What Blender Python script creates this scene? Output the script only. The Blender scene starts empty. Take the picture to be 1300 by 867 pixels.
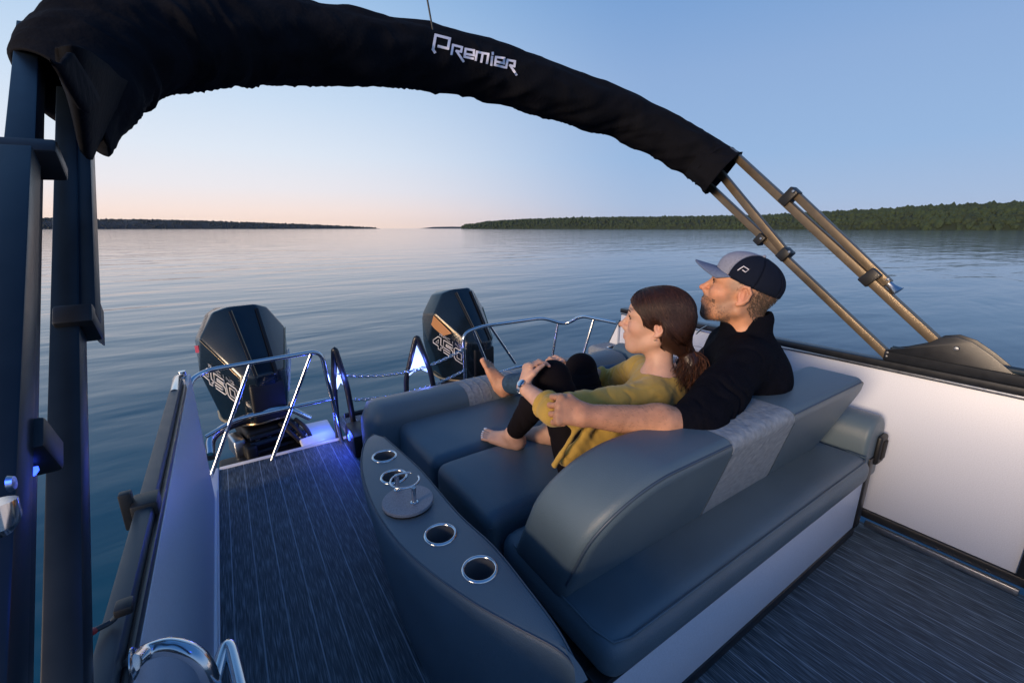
import bpy, bmesh, math, random
import numpy as np
from mathutils import Vector, Matrix, noise
random.seed(7); np.random.seed(7)
R = math.radians
S = bpy.context.scene
C = S.collection

# ------------------------------------------------------------------ camera
F, CX, CY, H = 546., 650., 433.5, 1.4
PITCH = math.atan(143.5/F); YAW = R(33.6)
FW = Vector((math.sin(YAW)*math.cos(PITCH), math.cos(YAW)*math.cos(PITCH), -math.sin(PITCH)))
RT = Vector((math.cos(YAW), -math.sin(YAW), 0)); UP = RT.cross(FW)
cam_data = bpy.data.cameras.new('camera'); cam = bpy.data.objects.new('camera', cam_data); C.objects.link(cam)
m = Matrix((RT, UP, -FW)).transposed().to_4x4(); m.translation = Vector((0, 0, H)); cam.matrix_world = m
cam_data.sensor_width = 36; cam_data.lens = F/1300*36; cam_data.clip_start = .05; cam_data.clip_end = 20000
S.camera = cam
def ray(x, y): return FW + RT*((x-CX)/F) + UP*((CY-y)/F)
CO = Vector((0, 0, H))
def proj(p):
    q = Vector(p)-CO; z = q.dot(FW); return (CX+F*q.dot(RT)/z, CY-F*q.dot(UP)/z)
def atX(x, y, v): d = ray(x, y); return CO + d*(v/d.x)
def atY(x, y, v): d = ray(x, y); return CO + d*(v/d.y)
def atZ(x, y, v): d = ray(x, y); return CO + d*((v-H)/d.z)

# ------------------------------------------------------------------ sky, sun, exposure
SUN_H, SUN_E = R(-104), R(10.5)            # key light heading (from +Y towards +X) and elevation
w = bpy.data.worlds.new('World'); S.world = w; w.use_nodes = True
nt = w.node_tree; nt.nodes.clear()
def wn(t, **k):
    n = nt.nodes.new(t)
    for a, b in k.items(): setattr(n, a, b)
    return n
out = wn('ShaderNodeOutputWorld'); bg = wn('ShaderNodeBackground')
tc = wn('ShaderNodeTexCoord'); sep = wn('ShaderNodeSeparateXYZ')
nt.links.new(tc.outputs['Generated'], sep.inputs[0])
# elevation gradient of a clear sky just after sunset
ramp = wn('ShaderNodeValToRGB'); er = ramp.color_ramp
def setramp(r, pts):
    while len(r.elements) > 1: r.elements.remove(r.elements[-1])
    r.elements[0].position = pts[0][0]; r.elements[0].color = (*pts[0][1], 1)
    for p, c in pts[1:]:
        e = r.elements.new(p); e.color = (*c, 1)
def srgb(r, g, b):
    f = lambda v: (v/255/12.92) if v <= 10 else ((v/255+.055)/1.055)**2.4
    return (f(r), f(g), f(b))
setramp(er, [(0, srgb(178,190,216)), (.05, srgb(168,190,222)), (.14, srgb(152,184,224)), (.28, srgb(142,174,218)),
             (.42, srgb(118,159,211)), (.7, srgb(66,116,180)), (1, srgb(56,104,168))])
nt.links.new(sep.outputs['Z'], ramp.inputs[0])
# warm glow round the place where the sun went down
GH = R(-8)
ramp2 = wn('ShaderNodeValToRGB')
setramp(ramp2.color_ramp, [(0, srgb(255,226,208)), (.03, srgb(254,232,222)), (.075, srgb(240,236,240)), (.14, srgb(226,235,247)), (.23, srgb(206,225,246)), (.4, srgb(164,200,236)), (.6, srgb(112,162,216)), (1, srgb(56,104,168))])
nt.links.new(sep.outputs['Z'], ramp2.inputs[0])
dt = wn('ShaderNodeVectorMath', operation='DOT_PRODUCT'); nt.links.new(tc.outputs['Generated'], dt.inputs[0])
dt.inputs[1].default_value = (math.sin(GH), math.cos(GH), .03)
mr = wn('ShaderNodeMapRange', interpolation_type='SMOOTHSTEP'); nt.links.new(dt.outputs['Value'], mr.inputs[0])
mr.inputs[1].default_value = .50; mr.inputs[2].default_value = 1.03
mixc = wn('ShaderNodeMix', data_type='RGBA'); nt.links.new(mr.outputs[0], mixc.inputs[0])
nt.links.new(ramp.outputs[0], mixc.inputs[6]); nt.links.new(ramp2.outputs[0], mixc.inputs[7])
nt.links.new(mixc.outputs[2], bg.inputs[0]); bg.inputs[1].default_value = 1.0
nt.links.new(bg.outputs[0], out.inputs[0])
sun = bpy.data.lights.new('sun', 'SUN'); so = bpy.data.objects.new('sun', sun); C.objects.link(so)
sun.energy = 3.5; sun.angle = R(20); sun.color = (1, .74, .50)
sd = Vector((math.sin(SUN_H)*math.cos(SUN_E), math.cos(SUN_H)*math.cos(SUN_E), math.sin(SUN_E)))
so.rotation_euler = (-sd).to_track_quat('-Z', 'Y').to_euler()
S.view_settings.view_transform = 'Standard'; S.view_settings.look = 'None'
S.view_settings.exposure = 0; S.view_settings.gamma = 1
S.render.engine = 'CYCLES'

# ------------------------------------------------------------------ materials
def mat(name, col, rough=.5, metal=0, spec=.5, bump=None, nscale=0, namp=0, emit=None, estr=0, coat=0, attr=None, sheen=0):
    """bump=(scale, strength, distance); nscale/namp = colour variation"""
    M = bpy.data.materials.new(name); M.use_nodes = True; t = M.node_tree; b = t.nodes['Principled BSDF']
    b.inputs['Base Color'].default_value = (*col, 1); b.inputs['Roughness'].default_value = rough
    b.inputs['Metallic'].default_value = metal; b.inputs['Specular IOR Level'].default_value = spec
    b.inputs['Coat Weight'].default_value = coat; b.inputs['Coat Roughness'].default_value = .08
    if sheen: b.inputs['Sheen Weight'].default_value = sheen; b.inputs['Sheen Roughness'].default_value = .5
    if emit: b.inputs['Emission Color'].default_value = (*emit, 1); b.inputs['Emission Strength'].default_value = estr
    g = t.nodes.new('ShaderNodeNewGeometry'); N = None; col_out = None
    if attr:
        a = t.nodes.new('ShaderNodeAttribute'); a.attribute_name = attr; col_out = a.outputs['Color']
    if namp:
        n = t.nodes.new('ShaderNodeTexNoise'); n.inputs['Scale'].default_value = nscale; n.inputs['Detail'].default_value = 6
        tcn = t.nodes.new('ShaderNodeTexCoord'); t.links.new(tcn.outputs['Object'], n.inputs['Vector'])
        mm = t.nodes.new('ShaderNodeMapRange'); t.links.new(n.outputs['Fac'], mm.inputs[0])
        mm.inputs[1].default_value = .25; mm.inputs[2].default_value = .75
        mm.inputs[3].default_value = 1-namp; mm.inputs[4].default_value = 1+namp
        mx = t.nodes.new('ShaderNodeVectorMath'); mx.operation = 'SCALE'
        if col_out: t.links.new(col_out, mx.inputs[0])
        else: mx.inputs[0].default_value = col
        t.links.new(mm.outputs[0], mx.inputs['Scale']); col_out = mx.outputs[0]
        # roughness varies too
        m2 = t.nodes.new('ShaderNodeMapRange'); t.links.new(n.outputs['Fac'], m2.inputs[0])
        m2.inputs[3].default_value = max(.03, rough*.8); m2.inputs[4].default_value = min(1, rough*1.2)
        t.links.new(m2.outputs[0], b.inputs['Roughness'])
    if col_out: t.links.new(col_out, b.inputs['Base Color'])
    if bump:
        n2 = t.nodes.new('ShaderNodeTexNoise'); n2.inputs['Scale'].default_value = bump[0]; n2.inputs['Detail'].default_value = 4
        tc2 = t.nodes.new('ShaderNodeTexCoord'); t.links.new(tc2.outputs['Object'], n2.inputs['Vector'])
        bp = t.nodes.new('ShaderNodeBump'); bp.inputs['Strength'].default_value = bump[1]; bp.inputs['Distance'].default_value = bump[2]
        t.links.new(n2.outputs['Fac'], bp.inputs['Height']); t.links.new(bp.outputs[0], b.inputs['Normal'])
    return M
MT = {}
MT['vinyl'] = mat('blue grey vinyl', (.097,.142,.178), .40, bump=(380,.6,.0016), nscale=4, namp=.12)
MT['vinyl_light'] = mat('light grey woven vinyl', (.27,.30,.33), .75, spec=.2, bump=(38,.6,.006), nscale=60, namp=.24)
MT['piping'] = mat('dark piping', (.05,.075,.11), .45)
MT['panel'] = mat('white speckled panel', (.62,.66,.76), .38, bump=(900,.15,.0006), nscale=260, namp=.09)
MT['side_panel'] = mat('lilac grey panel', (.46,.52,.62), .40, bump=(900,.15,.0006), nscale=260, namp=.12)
MT['black_metal'] = mat('black anodised aluminium', (.012,.014,.018), .35, metal=.0, spec=.6, nscale=30, namp=.2)
MT['tube_lit'] = mat('warm lit aluminium tube', (.16,.125,.085), .42, metal=.55, nscale=25, namp=.12)  # golden key light on the right bimini tubes put into their colour
MT['tube_shaded'] = mat('shaded aluminium tube', (.009,.016,.026), .36, metal=0, spec=.3, nscale=20, namp=.15)  # same bimini frame on its unlit left side, shade put into the colour
MT['rail'] = mat('dark rail aluminium', (.020,.036,.054), .42, metal=0, spec=.35, nscale=20, namp=.12)
MT['alu'] = mat('brushed aluminium', (.55,.57,.6), .3, metal=1, nscale=60, namp=.1)
MT['chrome'] = mat('polished steel', (.68,.69,.71), .17, metal=1)
MT['plastic'] = mat('black plastic', (.01,.011,.013), .45, bump=(500,.2,.0005))
MT['rubber'] = mat('black rubber', (.008,.008,.009), .7)
MT['fabric'] = mat('black canvas', (.0065,.007,.010), .95, spec=.08, bump=(60,.6,.004), nscale=8, namp=.25)
MT['print'] = mat('white print', (.80,.79,.88), .6)
MT['cowl'] = mat('gloss black cowl', (.006,.012,.02), .18, spec=.5, coat=.25, nscale=4, namp=.3)
MT['cowl_matt'] = mat('matt black cowl', (.004,.004,.005), .55, nscale=4, namp=.3)
MT['cowl_orange'] = mat('copper decal', (.42,.20,.08), .3)
MT['cowl_red'] = mat('red decal', (.45,.02,.05), .35)
MT['gold'] = mat('gold pin stripe', (.5,.36,.2), .3, metal=.8)
MT['decal_line'] = mat('outline decal', (.85,.82,.78), .4)
MT['white_plastic'] = mat('white gelcoat', (.75,.77,.82), .3)
MT['led'] = mat('lit translucent lens', (.7,.8,1), .3, emit=(.42,.55,1), estr=1.7)
MT['ledblue'] = mat('blue led strip', (.1,.2,1), .3, emit=(.03,.08,1), estr=4)
MT['disc'] = mat('speckled grey disc', (.22,.24,.28), .5, bump=(600,.3,.0008), nscale=350, namp=.35)
MT['skin_w'] = mat('fair skin', (.62,.38,.29), .5, attr='tint', bump=(260,.3,.0008), nscale=22, namp=.12)
MT['skin_m'] = mat('weathered skin', (.48,.25,.17), .52, attr='tint', bump=(190,.5,.0016), nscale=26, namp=.22)
for k in ('skin_w','skin_m'):
    b = MT[k].node_tree.nodes['Principled BSDF']; b.inputs['Subsurface Weight'].default_value = .12
    b.inputs['Subsurface Radius'].default_value = (.012,.005,.003); b.inputs['Subsurface Scale'].default_value = 1
MT['shirt'] = mat('mustard cotton', (.54,.345,.075), .85, spec=.2, bump=(500,.3,.001), nscale=14, namp=.13, sheen=.2)
MT['leggings'] = mat('black leggings', (.008,.006,.008), .9, spec=.1, bump=(400,.3,.001), nscale=12, namp=.2)
MT['jacket'] = mat('black fleece', (.0045,.005,.009), .95, spec=.06, bump=(140,.8,.003), nscale=20, namp=.25)
MT['denim'] = mat('blue denim', (.035,.075,.13), .8, spec=.2, bump=(500,.4,.001), nscale=60, namp=.35)
MT['hair'] = mat('dark brown hair', (.032,.012,.0065), .46, spec=.5)
MT['hair_mid'] = mat('brown hair highlights', (.085,.032,.016), .42, spec=.6)
MT['hair_lit'] = mat('lit auburn hair', (.12,.042,.016), .45)  # auburn, with the golden light on the ponytail put into the strand colour
MT['stubble'] = mat('short cropped hair', (.11,.085,.07), .8, bump=(900,.6,.002), nscale=300, namp=.3)
MT['brow'] = mat('dark brow hair', (.03,.017,.012), .8)
MT['beard'] = mat('grey beard', (.16,.135,.12), .8, nscale=500, namp=.6)
MT['cap_grey'] = mat('heather grey twill', (.24,.26,.34), .85, spec=.2, bump=(900,.3,.001), nscale=420, namp=.5)
MT['cap_brim'] = mat('heather blue twill', (.13,.17,.27), .85, spec=.2, bump=(900,.3,.001), nscale=420, namp=.5)
MT['cap_mesh'] = mat('navy mesh', (.008,.012,.026), .85, spec=.12, bump=(1100,.8,.002))
MT['cup'] = mat('brushed steel cup wall', (.30,.31,.34), .32, metal=.7)
MT['nail'] = mat('painted toenail', (.85,.83,.82), .25)
MT['eye'] = mat('eye white', (.6,.55,.5), .2)
MT['iris'] = mat('dark iris', (.02,.012,.008), .15)
MT['red'] = mat('red cable end', (.25,.02,.03), .4)

# woven deck vinyl: fine fibres with thin pale lines every few centimetres along the boat
M = bpy.data.materials.new('woven deck vinyl'); M.use_nodes = True; t = M.node_tree; b = t.nodes['Principled BSDF']
g = t.nodes.new('ShaderNodeNewGeometry'); sx = t.nodes.new('ShaderNodeSeparateXYZ'); t.links.new(g.outputs['Position'], sx.inputs[0])
def mth(t, op, a, bb=None, c=None):
    n = t.nodes.new('ShaderNodeMath'); n.operation = op
    for i, v in enumerate((a, bb, c)):
        if v is None: continue
        if isinstance(v, (int, float)): n.inputs[i].default_value = v
        else: t.links.new(v, n.inputs[i])
    return n.outputs[0]
fr = mth(t, 'FRACT', mth(t, 'DIVIDE', mth(t, 'ADD', sx.outputs['X'], .19), .083))
line = mth(t, 'LESS_THAN', mth(t, 'ABSOLUTE', mth(t, 'SUBTRACT', fr, .5)), .026)
cmb = t.nodes.new('ShaderNodeCombineXYZ'); t.links.new(mth(t, 'MULTIPLY', sx.outputs['X'], 260), cmb.inputs[0]); t.links.new(mth(t, 'MULTIPLY', sx.outputs['Y'], 12), cmb.inputs[1])
nz = t.nodes.new('ShaderNodeTexNoise'); nz.inputs['Scale'].default_value = 1; nz.inputs['Detail'].default_value = 5; t.links.new(cmb.outputs[0], nz.inputs['Vector'])
lv_ = t.nodes.new('ShaderNodeTexNoise'); lv_.inputs['Scale'].default_value = 1; lv_.inputs['Detail'].default_value = 3; cm2 = t.nodes.new('ShaderNodeCombineXYZ'); t.links.new(mth(t, 'MULTIPLY', sx.outputs['X'], 40), cm2.inputs[0]); t.links.new(mth(t, 'MULTIPLY', sx.outputs['Y'], 7), cm2.inputs[1]); t.links.new(cm2.outputs[0], lv_.inputs['Vector'])
cr = t.nodes.new('ShaderNodeValToRGB'); setramp(cr.color_ramp, [(.30, (.016,.027,.036)), (.50, (.054,.080,.100)), (.70, (.19,.24,.275))]); t.links.new(nz.outputs['Fac'], cr.inputs[0])
mx = t.nodes.new('ShaderNodeMix'); mx.data_type = 'RGBA'; t.links.new(mth(t,'MULTIPLY',mth(t,'MULTIPLY',line,mth(t,'ADD',lv_.outputs['Fac'],-.05)),1.3), mx.inputs[0]); t.links.new(cr.outputs[0], mx.inputs[6]); mx.inputs[7].default_value = (.36,.44,.50,1)
t.links.new(mx.outputs[2], b.inputs['Base Color']); b.inputs['Roughness'].default_value = .62
bp = t.nodes.new('ShaderNodeBump'); bp.inputs['Strength'].default_value = .6; bp.inputs['Distance'].default_value = .002
t.links.new(nz.outputs['Fac'], bp.inputs['Height']); t.links.new(bp.outputs[0], b.inputs['Normal']); MT['deck'] = M

# water
M = bpy.data.materials.new('lake water'); M.use_nodes = True; t = M.node_tree; b = t.nodes['Principled BSDF']
b.inputs['Base Color'].default_value = (.002,.075,.125,1); b.inputs['Roughness'].default_value = .07; b.inputs['IOR'].default_value = 1.33
g = t.nodes.new('ShaderNodeNewGeometry')
def wnoise(sx_, sy_, rot, sc, det, dist=0):
    mp = t.nodes.new('ShaderNodeMapping'); mp.inputs['Rotation'].default_value = (0,0,rot); mp.inputs['Scale'].default_value = (sx_, sy_, 1)
    t.links.new(g.outputs['Position'], mp.inputs[0]); n = t.nodes.new('ShaderNodeTexNoise')
    n.inputs['Scale'].default_value = sc; n.inputs['Detail'].default_value = det; n.inputs['Distortion'].default_value = dist
    n.inputs['Roughness'].default_value = .45
    t.links.new(mp.outputs[0], n.inputs['Vector']); return n.outputs['Fac']
a1 = wnoise(.35, 1.0, R(25), .55, 3, .4); a2 = wnoise(.5, 1.0, R(18), 2.2, 3, .3); a3 = wnoise(.02, .06, R(25), 1, 3)
hsum = mth(t, 'ADD', mth(t, 'MULTIPLY', a1, 1.0), mth(t, 'MULTIPLY', a2, .11))
patch = mth(t, 'MULTIPLY_ADD', a3, 1.4, .2)
bp = t.nodes.new('ShaderNodeBump'); bp.inputs['Distance'].default_value = .08; bp.inputs['Strength'].default_value = 1
t.links.new(mth(t, 'MULTIPLY', hsum, patch), bp.inputs['Height']); t.links.new(bp.outputs[0], b.inputs['Normal']); MT['water'] = M

# ------------------------------------------------------------------ object helpers
def tag(o, label=None, cat=None, group=None, kind=None):
    if label: o['label'] = label
    if cat: o['category'] = cat
    if group: o['group'] = group
    if kind: o['kind'] = kind
    return o
def link(name, me, parent=None, smooth=True, m=None):
    if m is not None:
        me.materials.clear()
        for q in (m if isinstance(m, (list, tuple)) else [m]): me.materials.append(MT[q] if isinstance(q, str) else q)
    if smooth and len(me.polygons): me.polygons.foreach_set('use_smooth', [True]*len(me.polygons))
    o = bpy.data.objects.new(name, me); C.objects.link(o)
    if parent is not None: o.parent = parent; o.matrix_parent_inverse = pinv(parent)
    return o
def pinv(p):
    # parts are modelled in world coordinates under an unrotated thing
    return Matrix.Translation(-p.location) if p.parent is None else Matrix.Identity(4)
def empty(name, loc, label, cat, group=None):
    o = bpy.data.objects.new(name, None); C.objects.link(o); o.location = loc; o.empty_display_size = .1
    return tag(o, label, cat, group)
def bm_done(bm, name, m, parent=None, smooth=True, sharp=35):
    me = bpy.data.meshes.new(name); bmesh.ops.recalc_face_normals(bm, faces=bm.faces)
    bm.to_mesh(me); bm.free()
    o = link(name, me, parent, smooth, m)
    if smooth and sharp: me.set_sharp_from_angle(angle=R(sharp))
    return o
def poly_mesh(vs, fs):
    bm = bmesh.new(); v = [bm.verts.new(p) for p in vs]
    for f in fs:
        try: bm.faces.new([v[i] for i in f])
        except ValueError: pass
    return bm
def bevel(bm, w, seg=3, ang=20):
    bm.normal_update()
    es = [e for e in bm.edges if e.is_manifold and e.calc_face_angle(0) > R(ang)]
    if es and w > 0: bmesh.ops.bevel(bm, geom=es, offset=w, segments=seg, profile=.5, affect='EDGES', clamp_overlap=True)
def box_bm(lo, hi, bw=0, seg=2, bm=None):
    x0,y0,z0 = lo; x1,y1,z1 = hi
    b2 = poly_mesh([(x0,y0,z0),(x1,y0,z0),(x1,y1,z0),(x0,y1,z0),(x0,y0,z1),(x1,y0,z1),(x1,y1,z1),(x0,y1,z1)],
                   [(0,3,2,1),(4,5,6,7),(0,1,5,4),(1,2,6,5),(2,3,7,6),(3,0,4,7)])
    if bw: bevel(b2, bw, seg)
    return merge(bm, b2)
def merge(bm, b2):
    if bm is None: return b2
    me = bpy.data.meshes.new('tmp'); b2.to_mesh(me); b2.free(); bm.from_mesh(me); bpy.data.meshes.remove(me); return bm
def box(name, lo, hi, m, parent=None, bw=.004, seg=2): return bm_done(box_bm(lo, hi, bw, seg), name, m, parent)
def beam_bm(p0, p1, w_, h_, upv=(0,0,1), bw=.003, bm=None, seg=2):
    p0, p1, upv = Vector(p0), Vector(p1), Vector(upv); d = (p1-p0).normalized(); s = d.cross(upv).normalized(); u = s.cross(d)
    q = []
    for p in (p0, p1):
        for a, c in ((-1,-1),(1,-1),(1,1),(-1,1)): q.append(p + s*(a*w_/2) + u*(c*h_/2))
    b2 = poly_mesh(q, [(0,1,2,3),(7,6,5,4),(0,4,5,1),(1,5,6,2),(2,6,7,3),(3,7,4,0)])
    if bw: bevel(b2, bw, seg)
    return merge(bm, b2)
def smooth_path(pts, n=8):
    P_ = [Vector(p) for p in pts]; P_ = [P_[0]*2-P_[1]] + P_ + [P_[-1]*2-P_[-2]]; o = []
    for i in range(1, len(P_)-2):
        for k in range(n):
            t_ = k/n; a, b_, c, d = P_[i-1:i+3]
            o.append(.5*((2*b_)+(-a+c)*t_+(2*a-5*b_+4*c-d)*t_*t_+(-a+3*b_-3*c+d)*t_**3))
    o.append(P_[-2]); return o
def fillet(pts, r=.06, n=6):
    P_ = [Vector(p) for p in pts]; o = [P_[0]]
    for i in range(1, len(P_)-1):
        a, b_, c = P_[i-1:i+2]; u = (a-b_); v = (c-b_); rr = min(r, u.length*.45, v.length*.45); u.normalize(); v.normalize()
        p, q = b_+u*rr, b_+v*rr
        for k in range(n+1):
            t_ = k/n; o.append(p*(1-t_)**2 + b_*2*t_*(1-t_) + q*t_*t_)
    o.append(P_[-1]); return o
def tube_bm(pts, r, seg=10, bm=None, closed=False):
    bm = bm or bmesh.new(); P_ = [Vector(p) for p in pts]; n = len(P_); rings = []; pu = None
    for i, p in enumerate(P_):
        if closed: d = P_[(i+1) % n]-P_[i-1]
        else: d = P_[min(i+1, n-1)]-P_[max(i-1, 0)]
        d.normalize()
        if pu is None: pu = d.orthogonal().normalized()
        pu = (pu-d*pu.dot(d)).normalized(); s = d.cross(pu); rr = r[i] if isinstance(r, (list, tuple)) else r
        rings.append([bm.verts.new(p + (pu*math.cos(a)+s*math.sin(a))*rr) for a in [2*math.pi*k/seg for k in range(seg)]])
    for i in range(n if closed else n-1):
        A, B = rings[i], rings[(i+1) % n]
        off = 0
        if closed and i == n-1: off = min(range(seg), key=lambda o_: (A[0].co-B[o_].co).length)
        for k in range(seg): bm.faces.new((A[k], A[(k+1) % seg], B[(k+1+off) % seg], B[(k+off) % seg]))
    if not closed: bm.faces.new(rings[0][::-1]); bm.faces.new(rings[-1])
    return bm
def tube(name, pts, r, m, parent=None, seg=10, closed=False): return bm_done(tube_bm(pts, r, seg, closed=closed), name, m, parent, sharp=50)
def lathe_bm(prof, c, seg=32, ax=(0,0,1), bm=None):
    """prof = [(radius, height)]"""
    bm = bm or bmesh.new(); c = Vector(c); ax = Vector(ax).normalized(); u = ax.orthogonal().normalized(); v = ax.cross(u); rs = []
    for r, h in prof: rs.append([bm.verts.new(c+ax*h+(u*math.cos(a)+v*math.sin(a))*max(r,1e-5)) for a in [2*math.pi*k/seg for k in range(seg)]])
    for A, B in zip(rs, rs[1:]):
        for k in range(seg): bm.faces.new((A[k], A[(k+1)%seg], B[(k+1)%seg], B[k]))
    bmesh.ops.remove_doubles(bm, verts=bm.verts, dist=1e-5)
    return bm
def prism_bm(outline, f0, f1, bw=0, seg=3, ang=30):
    """outline: 2D points; f0/f1 map a 2D point to the two caps"""
    n = len(outline); vs = [f0(*p) for p in outline]+[f1(*p) for p in outline]
    bm = poly_mesh(vs, [tuple(range(n)), tuple(range(2*n-1, n-1, -1))]+[(i, n+i, n+(i+1)%n, (i+1)%n) for i in range(n)])
    bmesh.ops.recalc_face_normals(bm, faces=bm.faces)
    if bw: bevel(bm, bw, seg, ang)
    return bm
def slab_bm(lo, hi, r, seg=5, puff=.0, div=10, wr=0, seed=0):
    """upholstered cushion: rounded box, top puffed, slight wrinkles"""
    x0,y0,z0 = lo; x1,y1,z1 = hi; c = Vector(((x0+x1)/2,(y0+y1)/2,(z0+z1)/2)); hs = Vector(((x1-x0)/2,(y1-y0)/2,(z1-z0)/2))
    bm = bmesh.new(); bmesh.ops.create_cube(bm, size=2)
    bmesh.ops.subdivide_edges(bm, edges=bm.edges, cuts=div*2-1, use_grid_fill=True)
    for v in bm.verts:
        # concentrate the grid towards the edges, then round
        q = Vector([math.sin(max(-1,min(1,k))*math.pi/2) for k in v.co]); p = Vector((q.x*hs.x, q.y*hs.y, q.z*hs.z))
        inner = Vector([max(-(h-r), min(h-r, k)) for h, k in zip(hs, p)]); d = p-inner
        if d.length > 1e-6:
            d.normalize(); p2 = inner+d*r
            p = p2
        e = (1-q.x**4)*(1-q.y**4)
        p += Vector((0,0,puff*e*(1 if q.z > 0 else 0)*max(0,q.z)))
        if wr: p += Vector((0,0,1))*wr*noise.noise(Vector((p.x*5+seed, p.y*5, p.z*5)))
        v.co = p+c
    return bm

# ------------------------------------------------------------------ implicit surfaces (bodies and clothes)
class Sdf:
    def __init__(s, lo, hi, h):
        s.lo = np.array(lo, float); s.h = h; s.n = np.ceil((np.array(hi)-s.lo)/h).astype(int)+1
        s.f = np.full(s.n, 1., np.float32)
    def sub(s, lo, hi, pad):
        a = np.maximum(0, np.floor((np.array(lo)-pad-s.lo)/s.h).astype(int)); b_ = np.minimum(s.n, np.ceil((np.array(hi)+pad-s.lo)/s.h).astype(int)+1)
        if np.any(b_ <= a): return None, None
        ax = [(s.lo[i]+s.h*np.arange(a[i], b_[i])).astype(np.float32) for i in range(3)]
        P_ = np.stack(np.meshgrid(*ax, indexing='ij'), -1); return tuple(slice(a[i], b_[i]) for i in range(3)), P_
    def put(s, sl, d, k, neg=False):
        f = s.f[sl]
        if neg:
            d = -d; h = np.clip(k-np.abs(f-d), 0, None)/max(k,1e-6); s.f[sl] = np.maximum(f, d)+h*h*k*.25
        else:
            h = np.clip(k-np.abs(f-d), 0, None)/max(k,1e-6); s.f[sl] = np.minimum(f, d)-h*h*k*.25
    def cap(s, a, b_, ra, rb=None, k=.02, fold=None, flat=None, neg=False):
        """tapered capsule; flat=(axis, factor) squeezes; fold=(amplitude, count, phase)"""
        rb = ra if rb is None else rb; a = np.array(a, float); b_ = np.array(b_, float); R_ = max(ra, rb)
        sl, P_ = s.sub(np.minimum(a, b_)-R_, np.maximum(a, b_)+R_, k+3*s.h+(fold[0] if fold else 0))
        if sl is None: return s
        ab = b_-a; L2 = ab@ab+1e-12; q = P_-a; t_ = np.clip((q@ab)/L2, 0, 1); d = q-t_[..., None]*ab
        if flat is not None:
            ax, fc = np.array(flat[0], float), flat[1]; ax = ax/np.linalg.norm(ax); dp = d@ax; ln = np.sqrt((d**2).sum(-1)+dp**2*(1/fc**2-1))
            dist = (ln-(ra+(rb-ra)*t_))*(1 if fc > 1 else .5+.5*fc)
        else: dist = np.sqrt((d**2).sum(-1))-(ra+(rb-ra)*t_)
        if fold:
            am, n, ph = fold; w_ = np.sin(P_[...,0]*31+ph)*1.0+np.sin(P_[...,1]*43+ph*2)+np.sin(P_[...,2]*57+ph*3)
            fs = (1-np.abs(np.sin(np.pi*n*.62*t_+ph+w_*1.0)))**2.2*(.55+.45*np.sin(w_*1.7+ph*5))
            msk = np.clip(np.sin(np.pi*np.clip(t_*.92+.04,0,1))*1.8, 0, 1)
            dist = dist+am*(1.3*fs-.5)*msk
        s.put(sl, dist.astype(np.float32), k, neg); return s
    def ell(s, c, r, M_=None, k=.02, neg=False):
        """ellipsoid; M_ = 3x3 with the axes as columns"""
        c = np.array(c, float); r = np.array(r, float); R_ = r.max(); sl, P_ = s.sub(c-R_, c+R_, k+3*s.h)
        if sl is None: return s
        q = P_-c
        if M_ is not None: q = q@M_
        q = q.astype(np.float32); k0 = np.sqrt(((q/r)**2).sum(-1)); k1 = np.sqrt(((q/(r*r))**2).sum(-1))+1e-9
        s.put(sl, (k0*(k0-1)/k1).astype(np.float32), k, neg); return s
    def cut(s, p, n):
        """keep the side the normal points away from"""
        sl, P_ = s.sub(s.lo, s.lo+s.h*(s.n-1), 0); d = (P_-np.array(p, float))@np.array(n, float); s.f[sl] = np.maximum(s.f[sl], d.astype(np.float32)); return s
    def wrinkle(s, amp, sc, seed=0, fn=None):
        sl, P_ = s.sub(s.lo, s.lo+s.h*(s.n-1), 0); o = np.zeros(P_.shape[:3], np.float32); rs = np.random.RandomState(seed)
        for i in range(5):
            v = rs.normal(size=3); v /= np.linalg.norm(v); wv = rs.normal(size=3); wv /= np.linalg.norm(wv)
            o += np.abs(np.sin(P_@(v*sc*(1+.35*i))+1.5*np.sin(P_@(wv*sc*.5)+i)+i*2.1)).astype(np.float32)**.6
        o = (o/5-.6)*amp
        if fn is not None: o *= fn(P_)
        s.f += o; return s
    def mesh(s, name):
        f = s.f; ins = f < 0; n = np.array(f.shape)
        c8 = [ins[a:n[0]-1+a, b_:n[1]-1+b_, c:n[2]-1+c] for a in (0,1) for b_ in (0,1) for c in (0,1)]
        sm = sum(x.astype(np.uint8) for x in c8); act = (sm > 0) & (sm < 8); idx = np.argwhere(act)
        ids = np.full(act.shape, -1, np.int32); ids[act] = np.arange(len(idx))
        acc = np.zeros((len(idx), 3)); cnt = np.zeros(len(idx))
        offs = [np.array((a, b_, c)) for a in (0,1) for b_ in (0,1) for c in (0,1)]
        for o1 in offs:
            for ax in range(3):
                if o1[ax]: continue
                o2 = o1.copy(); o2[ax] = 1
                v1 = f[tuple((idx+o1).T)]; v2 = f[tuple((idx+o2).T)]; cr_ = (v1 < 0) != (v2 < 0)
                t_ = np.where(cr_, v1/(v1-v2+1e-20), 0); p = o1+0.*idx; p[:, ax] += t_
                acc[cr_] += p[cr_]; cnt[cr_] += 1
        V = s.lo+s.h*(idx+acc/np.maximum(cnt, 1)[:, None]); Fc = []
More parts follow.
